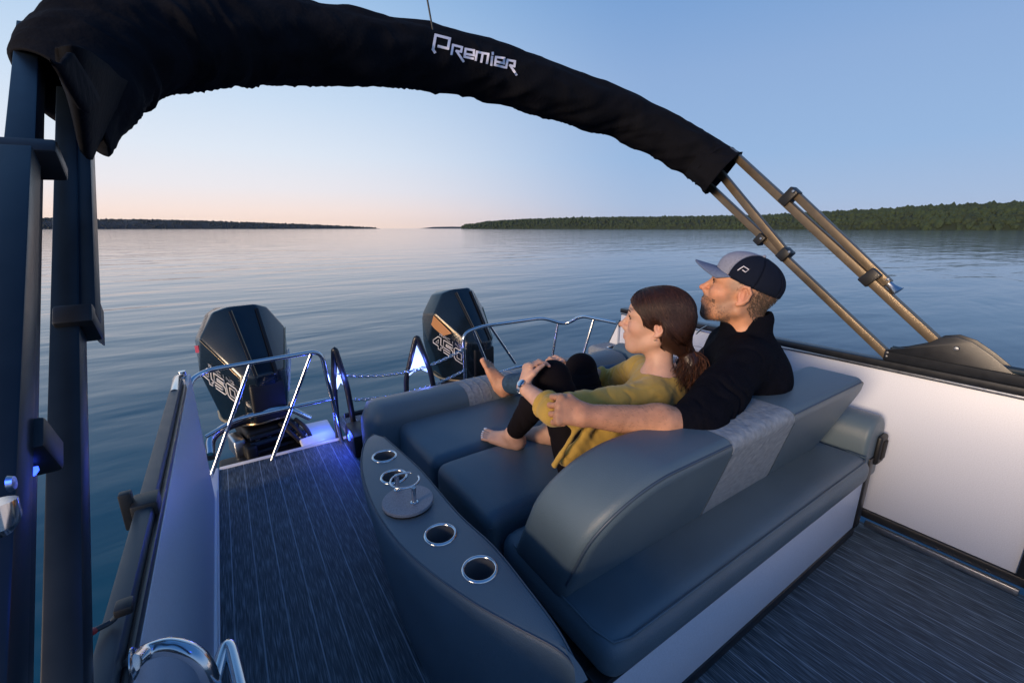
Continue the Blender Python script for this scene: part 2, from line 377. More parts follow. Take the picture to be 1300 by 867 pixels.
        for ax in range(3):
            a1, a2 = (ax+1) % 3, (ax+2) % 3
            lo_ = [slice(None)]*3; hi_ = [slice(None)]*3; lo_[ax] = slice(0, n[ax]-1); hi_[ax] = slice(1, n[ax])
            e = ins[tuple(lo_)] != ins[tuple(hi_)]; I = np.argwhere(e)
            ok = (I[:, a1] > 0) & (I[:, a2] > 0) & (I[:, a1] < n[a1]-1) & (I[:, a2] < n[a2]-1); I = I[ok]
            def g_(d1, d2):
                q = I.copy(); q[:, a1] += d1; q[:, a2] += d2; return ids[tuple(q.T)]
            Q = np.stack([g_(-1,-1), g_(0,-1), g_(0,0), g_(-1,0)], 1); fl = ~ins[tuple(I.T)]; Q[fl] = Q[fl][:, ::-1]; Fc.append(Q)
        Fc = np.concatenate(Fc)
        me = bpy.data.meshes.new(name); me.vertices.add(len(V)); me.vertices.foreach_set('co', V.ravel())
        me.loops.add(Fc.size); me.loops.foreach_set('vertex_index', Fc.ravel().astype(np.int32))
        me.polygons.add(len(Fc)); me.polygons.foreach_set('loop_start', np.arange(0, Fc.size, 4, dtype=np.int32))
        me.update(calc_edges=True); me.validate(); s.V = V; return me
def tint(me, V, base, regions):
    """regions: (centre, radius, colour, strength, softness)"""
    col = np.tile(np.array([*base, 1.]), (len(V), 1))
    for c, r, cc, st, M_ in regions:
        q = V-np.array(c)
        if M_ is not None: q = q@M_
        d = np.sqrt(((q/np.array(r))**2).sum(-1)); w_ = np.clip(1.5-d, 0, 1)**1*st; w_ = np.clip(w_, 0, st)
        col[:, :3] = col[:, :3]*(1-w_[:, None])+np.array(cc)*w_[:, None]
    at_ = me.color_attributes.new('tint', 'FLOAT_COLOR', 'POINT'); at_.data.foreach_set('color', col.ravel())

# ================================================================== SETTING: lake and shores
ZW = -.62
bm = poly_mesh([(-9000,-9000,ZW),(9000,-9000,ZW),(9000,9000,ZW),(-9000,9000,ZW)], [(0,1,2,3)])
tag(bm_done(bm, 'water', 'water', smooth=False), kind='structure')

def heading(px): d = ray(px, 290); return math.atan2(d.x, d.y)
def shore(name, prof, dist, mname, depth=260):
    """prof: (pixel column, pixels above the horizon) -> a low hill running along the far shore"""
    bm = bmesh.new(); rows = []
    pts = []
    for (x0, h0), (x1, h1) in zip(prof, prof[1:]):
        n = max(2, int((x1-x0)/4))
        for i in range(n): pts.append((x0+(x1-x0)*i/n, h0+(h1-h0)*i/n))
    pts.append(prof[-1])
    for px, hh in pts:
        a = heading(px); dv = Vector((math.sin(a), math.cos(a), 0)); dd = dist(px) if callable(dist) else dist
        dep = dd*(dv.dot(Vector((FW.x, FW.y, 0)).normalized())); hz = hh/564*dep
        row = []
        for k, (fr_, zf) in enumerate(((0,0),(.03,.25),(.2,.75),(.55,1.0),(1,.85),(1.5,0))):
            p = dv*(dd+depth*fr_); jit = noise.noise(Vector((px*.05, k*3.1, 0)))*.12
            row.append(bm.verts.new((p.x, p.y, ZW-.5*(k==0)+max(0, hz*(zf+jit*zf)))))
        rows.append(row)
    for A, B in zip(rows, rows[1:]):
        for k in range(5): bm.faces.new((A[k], B[k], B[k+1], A[k+1]))
    return tag(bm_done(bm, name, mname), kind='structure')
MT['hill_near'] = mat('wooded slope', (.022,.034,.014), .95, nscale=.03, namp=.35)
MT['hill_hazed'] = mat('hazed slope', (.022,.032,.038), .95, nscale=.01, namp=.25)  # blue of the distant haze put into the slope colour
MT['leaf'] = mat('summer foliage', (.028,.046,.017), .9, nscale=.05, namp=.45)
MT['leaf_hazed'] = mat('hazed foliage', (.022,.034,.036), .9, nscale=.02, namp=.3)  # same haze blue put into the colour of the far crowns
right_prof = [(585,0),(592,4),(620,8),(660,11),(720,13),(800,14),(870,14.5),(960,16),(1000,18),(1050,21),(1110,24),(1170,28),(1230,31),(1300,33),(1400,37),(1600,36),(1900,26)]
left_prof = [(-300,20),(-60,18),(60,13),(120,11.5),(200,11),(260,9.5),(330,7),(400,4.5),(450,2),(482,.4)]
shore('wooded_shore', right_prof, lambda px: 1500-700*min(1, max(0, (px-585)/600)), 'hill_near')
shore('far_shore', left_prof, 1900, 'hill_hazed')
shore('distant_shore', [(533,.2),(550,2),(575,2.6),(600,2)], 3200, 'hill_hazed', 300)
# tree crowns of the wooded shores: uncountable, one object each
def crowns(name, prof, dist, n, mname, size, g=1):
    rs = random.Random(3); bm0 = bmesh.new(); bmesh.ops.create_icosphere(bm0, subdivisions=1, radius=1)
    base = [v.co.copy() for v in bm0.verts]; fcs = [[v.index for v in f.verts] for f in bm0.faces]; bm0.free(); vs = []; fs = []
    for i in range(n):
        px = prof[0][0]+(prof[-1][0]-prof[0][0])*rs.random()
        for (x0, h0), (x1, h1) in zip(prof, prof[1:]):
            if x0 <= px <= x1: hh = h0+(h1-h0)*(px-x0)/(x1-x0); break
        a = heading(px); dv = Vector((math.sin(a), math.cos(a), 0)); dd = dist(px) if callable(dist) else dist
        dep = dd*dv.dot(Vector((FW.x, FW.y, 0)).normalized()); hz = hh/564*dep; k = rs.random()
        zf = np.interp(k, [0,.03,.2,.55], [0,.25,.75,1.]) if k < .55 else 1
        p = dv*(dd+260*min(k, .6)); r = size*(.55+.6*rs.random()+.9*rs.random()**5); r2 = r*(1.0+.5*rs.random())
        if hz < 2: continue
        o = len(vs); c = Vector((p.x, p.y, ZW+hz*zf+r*.35)); rot = rs.random()*6
        for v in base:
            q = Vector((v.x*math.cos(rot)-v.y*math.sin(rot), v.x*math.sin(rot)+v.y*math.cos(rot), v.z))
            d = 1+.35*noise.noise(q*1.7+c*.37); vs.append((c.x+q.x*r*d, c.y+q.y*r*d, c.z+q.z*r2*d))
        fs += [[o+j for j in f] for f in fcs]
    me = bpy.data.meshes.new(name); me.from_pydata(vs, [], fs); o = link(name, me, None, False, mname)
    return tag(o, kind='stuff')
o = crowns('forest', right_prof, lambda px: 1500-700*min(1, max(0, (px-585)/600)), 15000, 'leaf', 2.9)
tag(o, 'dense green woods covering the low hill along the right shore', 'forest')
o = crowns('far_forest', left_prof, 1900, 5000, 'leaf_hazed', 2.2)
tag(o, 'far woods on the low left shore, haze blue mixed into their colour, under the sunset glow', 'forest')

# ================================================================== THE BOAT
XL, XR, YA = -.19, 2.45, 2.88
boat = empty('pontoon_boat', (1.13, 0, -.1), 'pontoon boat with white inner fence panels and striped grey woven deck', 'boat')
box('deck', (XL,-2.2,-.05), (XR,YA,0), 'deck', boat, 0)
box('deck_edge', (XL-.055,-2.2,-.11), (XL-.002,YA+.03,.006), 'white_plastic', boat, .006)
box('deck_edge', (XL,YA+.002,-.11), (XR+.05,YA+.035,.006), 'white_plastic', boat, .006)
for xc in (.15, 1.13, 2.11):
    bm = tube_bm([(xc,-2.4,-.42),(xc,3.0,-.42),(xc,3.25,-.38)], [.3,.3,.22], 28); bm_done(bm, 'hull_tube', 'alu', boat)
box('under_deck', (XL,-2.2,-.16), (XR,YA-.05,-.06), 'black_metal', boat, 0)
# left fence
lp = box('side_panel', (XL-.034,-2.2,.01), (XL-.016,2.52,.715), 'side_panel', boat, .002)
bm = beam_bm((XL-.046,-2.2,.742),(XL-.046,2.30,.742), .034, .046, bw=.006)
top = bm_done(bm, 'top_rail', 'rail', boat)
box('rail_channel', (XL-.0285,-2.2,.715), (XL-.018,2.28,.738), 'black_metal', boat, .002)
box('rail_base', (XL-.038,-2.2,.0), (XL-.006,2.6,.030), 'white_plastic', boat, .003)
tube('corner_post', [(XL-.045,2.50,.0),(XL-.045,2.50,.74)], .016, 'chrome', boat)
bm = box_bm((XL-.070,1.21,.70),(XL-.020,1.275,.774), .005); box_bm((XL-.090,1.232,.705),(XL-.066,1.256,.800), .004, bm=bm)
o = bm_done(bm, 'rail_clamp', 'plastic', boat)
# right fence
rp = [box('side_panel', (XR,.075,.075), (XR+.02,2.20,.772), 'panel', boat, .002)]
box('side_panel', (XR,-2.2,.075), (XR+.02,.035,.772), 'panel', boat, .002)
box('panel_frame', (XR-.012,.03,.035), (XR+.026,2.2,.073), 'black_metal', boat, .003)
box('panel_frame', (XR-.012,.035,.0745), (XR+.026,.073,.775), 'black_metal', boat, .003)
box('rail_base', (XR-.035,.05,.001), (XR-.013,.55,.030), 'alu', boat, .004)
box('trim_strip', (XR-.008,-2.2,.7735), (XR+.03,2.2,.788), 'alu', boat, .003)
box('top_rail', (XR-.016,-2.2,.789), (XR+.045,2.2,.822), 'black_metal', boat, .006)
bm = box_bm((XR-.03,-.045,.0),(XR+.02,.028,.055), .004); b_ = bm_done(bm, 'post_foot', 'plastic', boat)
for k in range(2): bm_done(lathe_bm([(.0,.004),(.006,.003),(.007,0)], (XR-.031,-.03+.04*k,.03), 12, (-1,0,0)), 'bolt', 'alu', b_)
box('bimini_track', (XR-.022,-1.6,.8225), (XR+.04,.625,.870), 'black_metal', boat, .008, 3)
# slanted aft end of the right side, behind the lounge
bm = prism_bm([(2.2,.05),(2.62,.05),(2.35,.40),(2.19,.705),(2.2,.76)][:0] or [(2.205,.05),(2.50,.05),(2.36,.39),(2.21,.70)], lambda y, z: (XR-.02,y,z), lambda y, z: (XR+.02,y,z), .006)
bm_done(bm, 'aft_panel', 'white_plastic', boat)
tube('aft_panel_edge', [(XR,2.50,.05),(XR,2.36,.40),(XR,2.20,.72)], .014, 'ledblue' if False else 'rail', boat)

# stern rails ---------------------------------------------------------------
def rail(parts, name='stern_rail', r=.0135):
    o = tube(name, parts[0], r, 'chrome', boat, 12)
    for p in parts[1:]: tube(p[0], p[1], p[2] if len(p) > 2 else r*.85, 'chrome', o, 10)
    return o
yR = 2.84
rail([fillet([(XL-.045,2.62,.04),(XL-.05,2.72,.62),(-.16,yR,.635),(.44,yR,.655),(.505,yR,.0)], .07),
      ('mid_rail', fillet([(-.215,2.78,.27),(-.06,yR,.315),(.49,yR,.325)], .05)),
      ('strut', [(.055,yR,.64),(-.235,2.80,.0)]), ('strut', [(.385,yR,.65),(.085,yR,.0)])])
tube('stern_rail', [(XL-.046,2.12,.755),(XL-.048,2.30,.76),(XL-.05,2.6,.69)], .016, 'chrome', boat)
rail([fillet([(1.475,2.88,.0),(1.462,2.88,.62),(1.62,2.88,.655),(2.2,2.84,.665),(2.38,2.75,.60),(2.43,2.62,.695),(2.45,2.24,.70)], .07),
      ('mid_rail', fillet([(1.47,2.88,.22),(2.0,2.86,.27),(2.43,2.7,.24),(2.45,2.3,.25)], .08)),
      ('strut', [(1.70,2.88,.657),(1.94,2.87,.30)]), ('strut', [(1.55,2.88,.64),(1.76,2.87,.10)]),
      ('strut', [(2.33,2.79,.63),(2.25,2.82,.02)]), ('strut', [(2.445,2.48,.695),(2.30,2.55,.05)])])
box('stern_beam', (1.30,2.86,.01), (2.45,2.90,.20), 'rail', boat, .01)

# boarding ladder folded at the stern: two pointed side rails with lit inserts
lad = empty('boarding_ladder', (.85,2.87,0), 'folded black boarding ladder with two pointed side rails lit blue', 'ladder')
for (xa, x0, x1) in ((.525,.50,.600), (1.085,1.0,1.225)):
    y = 2.87
    o = tube('side_rail', fillet([(x0,y+.06,.0),(x0+.005,y+.05,.33),(xa,y,.665),(x0+.75*(x1-x0),y-.02,.38),(x1,y-.03,.0)], .05), .019, 'black_metal', lad, 12)
    w0 = (x0+.02); w1 = x0+.72*(x1-x0)
    bm = prism_bm([(w0,.36),(xa-.004,.60),(w1,.40),(w1+.004,.36),((w0+w1)/2,.405)], lambda x, z: (x,y+.018,z), lambda x, z: (x,y+.030,z), .003, 2)
    bm_done(bm, 'lit_lens', 'led', o)
    l = bpy.data.lights.new('ladder_lamp', 'POINT'); l.energy = 1.1; l.color = (.12,.2,1); l.shadow_soft_size = .03
    lo = bpy.data.objects.new('ladder_lamp', l); C.objects.link(lo); lo.location = ((w0+w1)/2, y-.06, .45); lo.parent = None
for z in (.03,.012): pass
tube('rung', [(.55,2.90,.05),(1.12,2.90,.05)], .018, 'black_metal', lad)
tube('rung', [(.55,2.90,.16),(1.12,2.90,.16)], .018, 'black_metal', lad)
box('hinge_box', (.525,2.56,.004), (.63,2.80,.150), 'plastic', lad, .01)
l = bpy.data.lights.new('deck_lamp', 'POINT'); l.energy = 1.5; l.color = (.05,.1,1); l.shadow_soft_size = .03
lo = bpy.data.objects.new('deck_lamp', l); C.objects.link(lo); lo.location = (.50, 2.70, .12)
o = bm_done(lathe_bm([(.0,.008),(.018,.006),(.022,0)], (.523,2.68,.10), 16, (-1,0,0)), 'courtesy_light', 'ledblue', boat)
box('swim_platform', (.27,YA+.06,-.03), (.50,3.30,-.004), 'white_plastic', boat, .012, 3)
box('swim_platform', (.56,YA+.06,-.03), (1.28,3.30,-.004), 'deck', boat, .012, 3)
l = bpy.data.lights.new('platform_lamp', 'POINT'); l.energy = 1.6; l.color = (.06,.12,1); l.shadow_soft_size = .03
lo = bpy.data.objects.new('platform_lamp', l); C.objects.link(lo); lo.location = (.42, 3.05, .10)

# safety chains -------------------------------------------------------------
def chain(p0, p1, sag, label, n=38):
    p0, p1 = Vector(p0), Vector(p1); pts = [p0.lerp(p1, i/n)-Vector((0,0,sag*4*(i/n)*(1-i/n))) for i in range(n+1)]
    root = empty('safety_chain', tuple(p0), label, 'chain', 'chains across the stern gate'); lk = None
    L = (p0-p1).length/n
    bm = bmesh.new(); k = 12
    ln = [(math.cos(a)*L*.78+(.0), math.sin(a)*L*.42) for a in [2*math.pi*i/k for i in range(k)]]
    tube_bm([(x, y, 0) for x, y in ln], L*.19, 6, bm, closed=True)
    me = bpy.data.meshes.new('link'); bm.to_mesh(me); bm.free(); me.materials.append(MT['chrome']); me.polygons.foreach_set('use_smooth', [True]*len(me.polygons))
    for i in range(n):
        a, b2 = pts[i], pts[i+1]; d = (b2-a).normalized(); s_ = d.cross(Vector((0,0,1))).normalized(); u = s_.cross(d)
        if i % 2: s_, u = u, -s_
        mw = Matrix((d, s_, u)).transposed().to_4x4(); mw.translation = (a+b2)/2-p0
        o = bpy.data.objects.new('link', me); C.objects.link(o); o.parent = root; o.matrix_local = mw
chain((.535,2.86,.475), (1.46,2.87,.50), .085, 'upper thin steel chain sagging across the stern gate between ladder and rail')
chain((.60,2.86,.28), (1.47,2.87,.33), .06, 'lower thin steel chain passing behind the grey lounge bolster')

# ================================================================== OUTBOARD MOTORS
def vmix(a, b_, t_): return tuple(a[i]*(1-t_)+b_[i]*t_ for i in range(3))
def make_motor(ox, oy):
    root = empty('outboard_motor', (ox, oy, 0), 'black outboard motor nearest the left stern rail, pale outline number on its side', 'motor', 'outboard motors')
    T = lambda p: (ox+p[0], oy+p[1], p[2])
    # key points of the faceted cowl (x half side, y aft, z up)
    A=(.062,-.34,.475); B=(.135,-.27,.475); Cc=(.262,.02,.70); D=(.255,.24,.66); T0=(.082,-.02,.895); T1=(.115,.20,.865)
    E_=(.20,-.02,.88*.985); Bb=(.115,-.26,.13); Cb=(.215,.0,.10); Db=(.19,.24,.12); Ab=(.055,-.315,.13); M0=(.285,.10,.45); M1=(.25,.25,.42); Mb=(.145,-.26,.33)
    bm = bmesh.new(); pts = []
    for p in (A,B,Cc,D,T0,T1,(.165,.03,.86),(.175,.20,.83),Bb,Cb,Db,Ab,M0,M1,Mb):
        for s_ in (1,-1): pts.append(bm.verts.new(T((p[0]*s_,p[1],p[2]))))
    bmesh.ops.convex_hull(bm, input=pts); bmesh.ops.dissolve_limit(bm, angle_limit=R(3), verts=bm.verts, edges=bm.edges)
    bevel(bm, .034, 5, 12)
    cowl = bm_done(bm, 'cowl', 'cowl', root, sharp=25)
    # raised centre rib and its two dark grooves
    off = Vector((0,-.004,.006))
    for s_ in (1,-1):
        P0 = Vector(T((A[0]*s_,A[1]-.004,A[2]+.0))); P1 = P0.lerp(Vector(T((T0[0]*s_,T0[1],T0[2]-.004))), .93); P2 = Vector(T((T1[0]*s_,T1[1],T1[2])))
        bm = beam_bm(P0+off, P1+off, .016, .010, (0,-.6,.8), .002); pass
        bm_done(bm, 'cowl_groove', 'cowl_matt', cowl)
        bm = beam_bm(P0+off*1.6+Vector((-s_*.010,0,0)), P1+off*1.6+Vector((-s_*.010,0,0)), .0035, .004, (0,-.6,.8), 0)
        bm_done(bm, 'pin_stripe', 'gold' if s_ < 0 else 'cowl_matt', cowl)
        Q0, Q1 = Vector(T((B[0]*s_,B[1],B[2]))), Vector(T((Cc[0]*s_,Cc[1],Cc[2])))
        o2 = Vector((s_*.002,-.003,-.006))
        bm = beam_bm(Q0+o2, Q1+o2, .006, .005, (0,0,1), .001); bm_done(bm, 'pin_stripe', 'gold', cowl)
    # front recess plate, lower trim, side decals
    bm = box_bm(T((-.105,-.335,.15)), T((.105,-.30,.42)), .02, 3); bm_done(bm, 'front_plate', 'cowl_matt', cowl)
    bm = tube_bm(smooth_path([T((-.20,.2,.115)),T((-.215,.0,.11)),T((-.12,-.262,.135)),T((0,-.32,.15)),T((.12,-.262,.135)),T((.215,0,.11)),T((.20,.2,.115))]), .010, 8)
    bm_done(bm, 'trim_band', 'gold', cowl)
    for s_ in (-1, 1):
        # plane of the side between front edge and shoulder
        p0, p1, p2 = Vector((.145*s_,-.26,.33)), Vector((.285*s_,.10,.45)), Vector((.262*s_,.02,.70))
        def onside(u, v, off_=.006):
            # u along the side (0 front..1 aft), v height above z .30 ; intersection with the cowl side, approximated by two facets
            yy = -.26+u*.50; z = v
            xm = np.interp(yy, [-.27,.02,.10,.36], [.140,.262,.283,.265]); xt = np.interp(yy, [-.27,.02,.36], [.135,.262,.262]); xb = np.interp(yy, [-.26,0,.36], [.125,.222,.21])
            x = xm+(xt-xm)*(z-.42)/.26 if z > .42 else xm+(xb-xm)*(.42-z)/.30
            return Vector(T((s_*(x+off_), yy, z)))
        def quad(name, uv, m_, off_=.004, par=cowl):
            n = 6; g_ = [[onside(*( (uv[0][k]*(1-a)+uv[1][k]*a)*(1-b_)+(uv[3][k]*(1-a)+uv[2][k]*a)*b_ for k in (0,1)), off_) for a in np.linspace(0,1,n)] for b_ in np.linspace(0,1,n)]
            vs = [p for r_ in g_ for p in r_]; bm = poly_mesh(vs, [(i*n+j, i*n+j+1, (i+1)*n+j+1, (i+1)*n+j) for i in range(n-1) for j in range(n-1)])
            return bm_done(bm, name, m_, par)
        quad('stripe_decal', [(.24,.545),(.56,.685),(.64,.60),(.40,.515)], 'cowl_orange' if s_ < 0 else 'cowl_matt', .007)
        # number 450 in outline strokes and small lettering above it
        def stroke(pl, r, bm): tube_bm([onside(u, v, .008) for u, v in pl], r, 5, bm, closed=True); return bm
        def G(x, y):   # decal coordinates: x 0..3 digits, y 0..1 ; rises towards the rear
            xx = x/3*.56; base = .285+.20*xx/.56*.8
            uu = .02+xx
            return ((.02+.56)-xx if s_ > 0 else uu, base+y*.105)
        digs = {'4': [[(.55,1),(.85,1),(.85,.45),(1,.45),(1,.25),(.85,.25),(.85,0),(.6,0),(.6,.25),(.05,.25),(.05,.45)], [(.6,.75),(.35,.45),(.6,.45)]],
                '5': [[(.05,1),(.95,1),(.95,.78),(.3,.78),(.3,.64),(.8,.64),(.97,.5),(.97,.14),(.82,0),(.05,0),(.05,.22),(.7,.22),(.7,.42),(.05,.42)]],
                '0': [[(.18,1),(.85,1),(1,.86),(1,.14),(.85,0),(.18,0),(.03,.14),(.03,.86)], [(.3,.76),(.3,.24),(.73,.24),(.73,.76)]]}
        bm = bmesh.new()
        for i, ch in enumerate('450'):
            for pl in digs[ch]:
                pl2 = [(x*.93+.10*(y-.5), y) for x, y in pl]
                # reading direction: on this side the text reads towards the front
                xs = [((2-i)+1-x if False else i+x) for x, y in pl2]
                q = []
                for (x, (_, y)) in zip(xs, pl2):
                    u = (.60-x/3*.58) if s_ < 0 else (.02+x/3*.58)
                    v = (.475-.145*(x/3) if s_ < 0 else .33+.145*(x/3))+ (y-.5)*.115
                    q.append((u, v))
                stroke(q, .0040, bm)
            bm_done(bm, 'number_decal', 'decal_line', cowl); bm = bmesh.new()
        bm = bmesh.new(); rs = random.Random(5)
        segs = {'R': [[(0,0),(0,1),(1,1),(1,.5),(0,.5)],[(.5,.5),(1,0)]],'A': [[(0,0),(0,.7),(.4,1),(1,1),(1,0)],[(0,.4),(1,.4)]],'C': [[(1,0),(0,0),(0,1),(1,1)]],
                'I': [[(.5,0),(.5,1)]],'N': [[(0,0),(0,1),(1,0),(1,1)]],'G': [[(1,1),(0,1),(0,0),(1,0),(1,.5),(.5,.5)]]}
        for i, ch in enumerate('RACING'):
            for pl in segs[ch]:
                q = []
                for x, y in pl:
                    xx = (i+x*.72)/6; u = (.46-xx*.42) if s_ < 0 else (.04+xx*.42); v = (.515-.105*xx if s_ < 0 else .41+.105*xx)+y*.022
                    q.append(onside(u, v, .008))
                tube_bm(q, .0015, 4, bm)
        bm_done(bm, 'small_lettering', 'decal_line', cowl)['kind'] = 'stuff'
    if True:
        bm = prism_bm([(-.36,.60),(-.10,.72),(-.08,.66),(-.30,.55)][:0] or [(0,0),(1,0),(1,1),(0,1)], lambda a, b_: T((-.268-.002, .06+.14*a, .60+.05*b_-.03*a)), lambda a, b_: T((-.262, .06+.14*a, .60+.05*b_-.03*a)), 0)
        bdg = bm_done(bm, 'badge', 'cowl_red', cowl)
    # blue reflector emblem on the front face
    # midsection, swivel bracket, transom clamp, hoses
    bm = tube_bm([T((0,.12,.14)),T((0,.12,-.10)),T((0,.14,-.9))], [.17,.12,.075], 16); bm_done(bm, 'midsection', 'cowl_matt', root)
    bm = box_bm(T((-.155,-.30,-.12)), T((.155,.02,.10)), .03, 3); box_bm(T((-.19,-.38,-.42)), T((-.12,-.05,.03)), .02, 3, bm); box_bm(T((.12,-.38,-.42)), T((.19,-.05,.03)), .02, 3, bm)
    br = bm_done(bm, 'clamp_bracket', 'cowl_matt', root)
    bm = box_bm(T((-.235,-.30,-.06)), T((-.165,-.12,.06)), .015, 3); bm_done(bm, 'tilt_cylinder', 'alu', br)
    for k, z in enumerate((.07,.02,-.05,-.09)): bm_done(tube_bm([T((-.15,-.345+.01*k,z)),T((.15,-.345+.01*k,z))], .017, 10), 'bracket_tube', 'plastic' if k != 1 else 'rail', br)
    for k in range(3):
        bm = tube_bm(smooth_path([T((.05+.05*k,-.30,.10)),T((.08+.05*k,-.40,.05)),T((.14+.03*k,-.42,-.05)),T((.16,-.45,-.12))]), .014, 8); bm_done(bm, 'hose', 'rubber', br)
    for k in range(4): bm_done(lathe_bm([(.0,.012),(.012,.010),(.014,0)], T((-.10+.07*k,-.305,.035)), 12, (0,-1,0)), 'bolt', 'alu', br)
    return root
mot = make_motor(.065, 3.44)
def copy_tree(o, parent=None):
    c = o.copy(); C.objects.link(c)
    if parent is not None: c.parent = parent; c.matrix_parent_inverse = o.matrix_parent_inverse.copy()
    for ch in list(o.children): copy_tree(ch, c)
    return c
m2 = copy_tree(mot); m2.location = (1.70, 3.38, .0); m2.rotation_euler.z = R(9); mot.rotation_euler.z = R(12)
for o_ in list(bpy.data.objects):
    if o_.name.startswith('badge') and o_.parent.parent == m2 or (o_.name.startswith('stripe_decal') and o_.parent.parent == mot): bpy.data.objects.remove(o_)
m2['label'] = 'black outboard motor behind the right stern rail, copper panel over outlined number 450'
mot['label'] = 'black outboard motor behind the left stern rail, its front turned to the deck'
# splash guards and the curved arm round the left motor
mt = empty('motor_mount', (.05,3.05,-.1), 'black motor mounting pod with curved steel guard below the left motor', 'motor mount')
tube('guard_tube', smooth_path([(-.22,2.92,.10),(-.20,3.02,.17),(-.05,3.10,.21),(.20,3.12,.22),(.36,3.08,.12)]), .018, 'chrome', mt, 12)
tube('guard_tube', smooth_path([(-.23,2.97,.05),(-.20,3.10,.13),(-.04,3.18,.16),(.22,3.2,.14)]), .026, 'black_metal', mt, 12)
box('pod', (-.2,2.93,-.40), (.27,3.14,-.05), 'cowl_matt', mt, .02, 3)

# ================================================================== LOUNGE SOFA
sofa = empty('lounge_sofa', (1.4,1.2,0), 'blue grey vinyl stern lounge with rounded backrest and light grey quilted centre', 'sofa')
base = box('base_panel', (.66,.556,.045), (2.285,.59,.292), 'panel', sofa, .003)
box('base_trim', (.60,.552,.001), (2.30,.60,.044), 'black_metal', sofa, .004)
box('base_trim', (.62,.550,.2925), (2.30,.60,.312), 'black_metal', sofa, .003)
box('base_post', (2.287,.548,.0445), (2.335,.60,.40), 'black_metal', sofa, .003)
box('base_body', (.56,.60,.02), (2.40,2.0,.30), 'black_metal', sofa, .005)
bm = slab_bm((.625,.518,.318), (2.225,1.03,.445), .055, puff=.008, wr=.004, div=12, seed=3); bc = bm_done(bm, 'base_cushion', 'vinyl', sofa, sharp=0)
bm = slab_bm((.60,1.035,.30), (2.20,1.475,.485), .045, puff=.010, wr=.004, div=12, seed=9); bm_done(bm, 'seat_cushion', 'vinyl', sofa, sharp=0)
bm = slab_bm((.60,1.480,.30), (2.20,1.93,.485), .045, puff=.010, wr=.004, div=12, seed=5); bm_done(bm, 'seat_cushion', 'vinyl', sofa, sharp=0)
# aft bolster in two vinyls
def bolster(x0, x1, m_, capl, capr):
    prof = [(1.90,.25),(1.89,.50),(1.91,.545),(1.95,.57),(2.03,.575),(2.10,.56),(2.14,.52),(2.15,.44),(2.15,.25)]
    bm = bmesh.new(); xs = np.linspace(x0, x1, 14); rows = []
    for x in xs:
        e = 1.
        if capl: e = min(1, math.sqrt(max(0, 1-max(0, 1-(x-x0)/.07)**2)))
        if capr: e = min(e, math.sqrt(max(0, 1-max(0, 1-(x1-x)/.07)**2)))
        rows.append([bm.verts.new((x, 2.02+(y-2.02)*(.55+.45*e), .25+(z-.25)*(.80+.20*e))) for y, z in prof])
    for A, B in zip(rows, rows[1:]):
        for k in range(len(prof)-1): bm.faces.new((A[k], B[k], B[k+1], A[k+1]))
    bm.faces.new(rows[0]); bm.faces.new(rows[-1][::-1])
    return bm_done(bm, 'bolster', m_, sofa, sharp=50)
bolster(.47, .985, 'vinyl', True, False)
bl = bolster(.987, 1.37, 'vinyl_light', False, False); bl['label'] = 'light grey quilted middle of the bolster'
bolster(1.372, 2.20, 'vinyl', False, False)
for k in range(7):
    x = 1.02+.052*k; tube('quilt_seam', [(x,1.889,.50),(x,1.911,.5465),(x,1.95,.5715),(x,2.03,.5765),(x,2.10,.5615)], .0016, 'vinyl_light', bl, 5)
# backrest: rounded left end, leaning forward, light grey centre between two slanted seams
def brest(p2, t_):
    x, h = p2; return Vector((x, .705-.40*h+t_*.235, .445+h))
def arc(cx_, cy_, r1, r2, a0, a1, n): return [(cx_+r1*math.cos(R(a0+(a1-a0)*i/n)), cy_+r2*math.sin(R(a0+(a1-a0)*i/n))) for i in range(n+1)]
Hh = .378
def brest_piece(poly, m_, r_=.045, seams=()):
    """upholstered block: outline drawn in the back plane, edges rolled over with radius r_, flush at the seams"""
    n = len(poly); ar = sum(poly[i-1][0]*poly[i][1]-poly[i][0]*poly[i-1][1] for i in range(n)); sg = 1 if ar > 0 else -1; bm = bmesh.new(); rows = []
    prof = [(r_*(1-math.cos(a)), r_*(1-math.sin(a))) for a in [R(90)*k/7 for k in range(8)]]
    seq = [(t_/.235, ins) for t_, ins in prof]; seq += [(1-t_, ins) for t_, ins in seq[::-1]]
    for t_, ins in seq:
        row = []
        for i, (x, h) in enumerate(poly):
            a, c = poly[i-1], poly[(i+1) % n]; tx_, th_ = c[0]-a[0], c[1]-a[1]; L_ = math.hypot(tx_, th_); nx, nh = -th_/L_*sg, tx_/L_*sg
            if i in seams:
                nx, nh = (0, -1.) if h > .1 else (0, .0)
                xs = (poly[seams[seams.index(i) ^ 1]][0]-x)/(poly[seams[seams.index(i) ^ 1]][1]-h); nx = nh*xs
            elif h < .0: nx, nh = nx, 0
            # the middle of the top bulges a little, like stuffed foam
            row.append(bm.verts.new(brest((x+nx*ins, h+nh*ins), t_)+Vector((0,0,.010*math.sin(math.pi*t_) if h > .2 else 0))))
        rows.append(row)
    for A, B in zip(rows, rows[1:]):
        for i in range(n): bm.faces.new((A[i], A[(i+1)%n], B[(i+1)%n], B[i]))
    bm.faces.new(rows[0]); bm.faces.new(rows[-1][::-1])
    return bm_done(bm, 'backrest', m_, sofa, sharp=50)
left = [(1.25,-.03),(1.115,Hh)]+arc(.86,Hh-.20,.235,.20,90,180,14)+[(.622,.02),(.64,-.03)]
brest_piece(left, 'vinyl', .040, (0,1))
b_ = brest_piece([(1.252,-.03),(1.70,-.03),(1.475,Hh),(1.117,Hh)], 'vinyl_light', .040, (0,3,1,2)); b_['label'] = 'light grey quilted centre of the backrest'
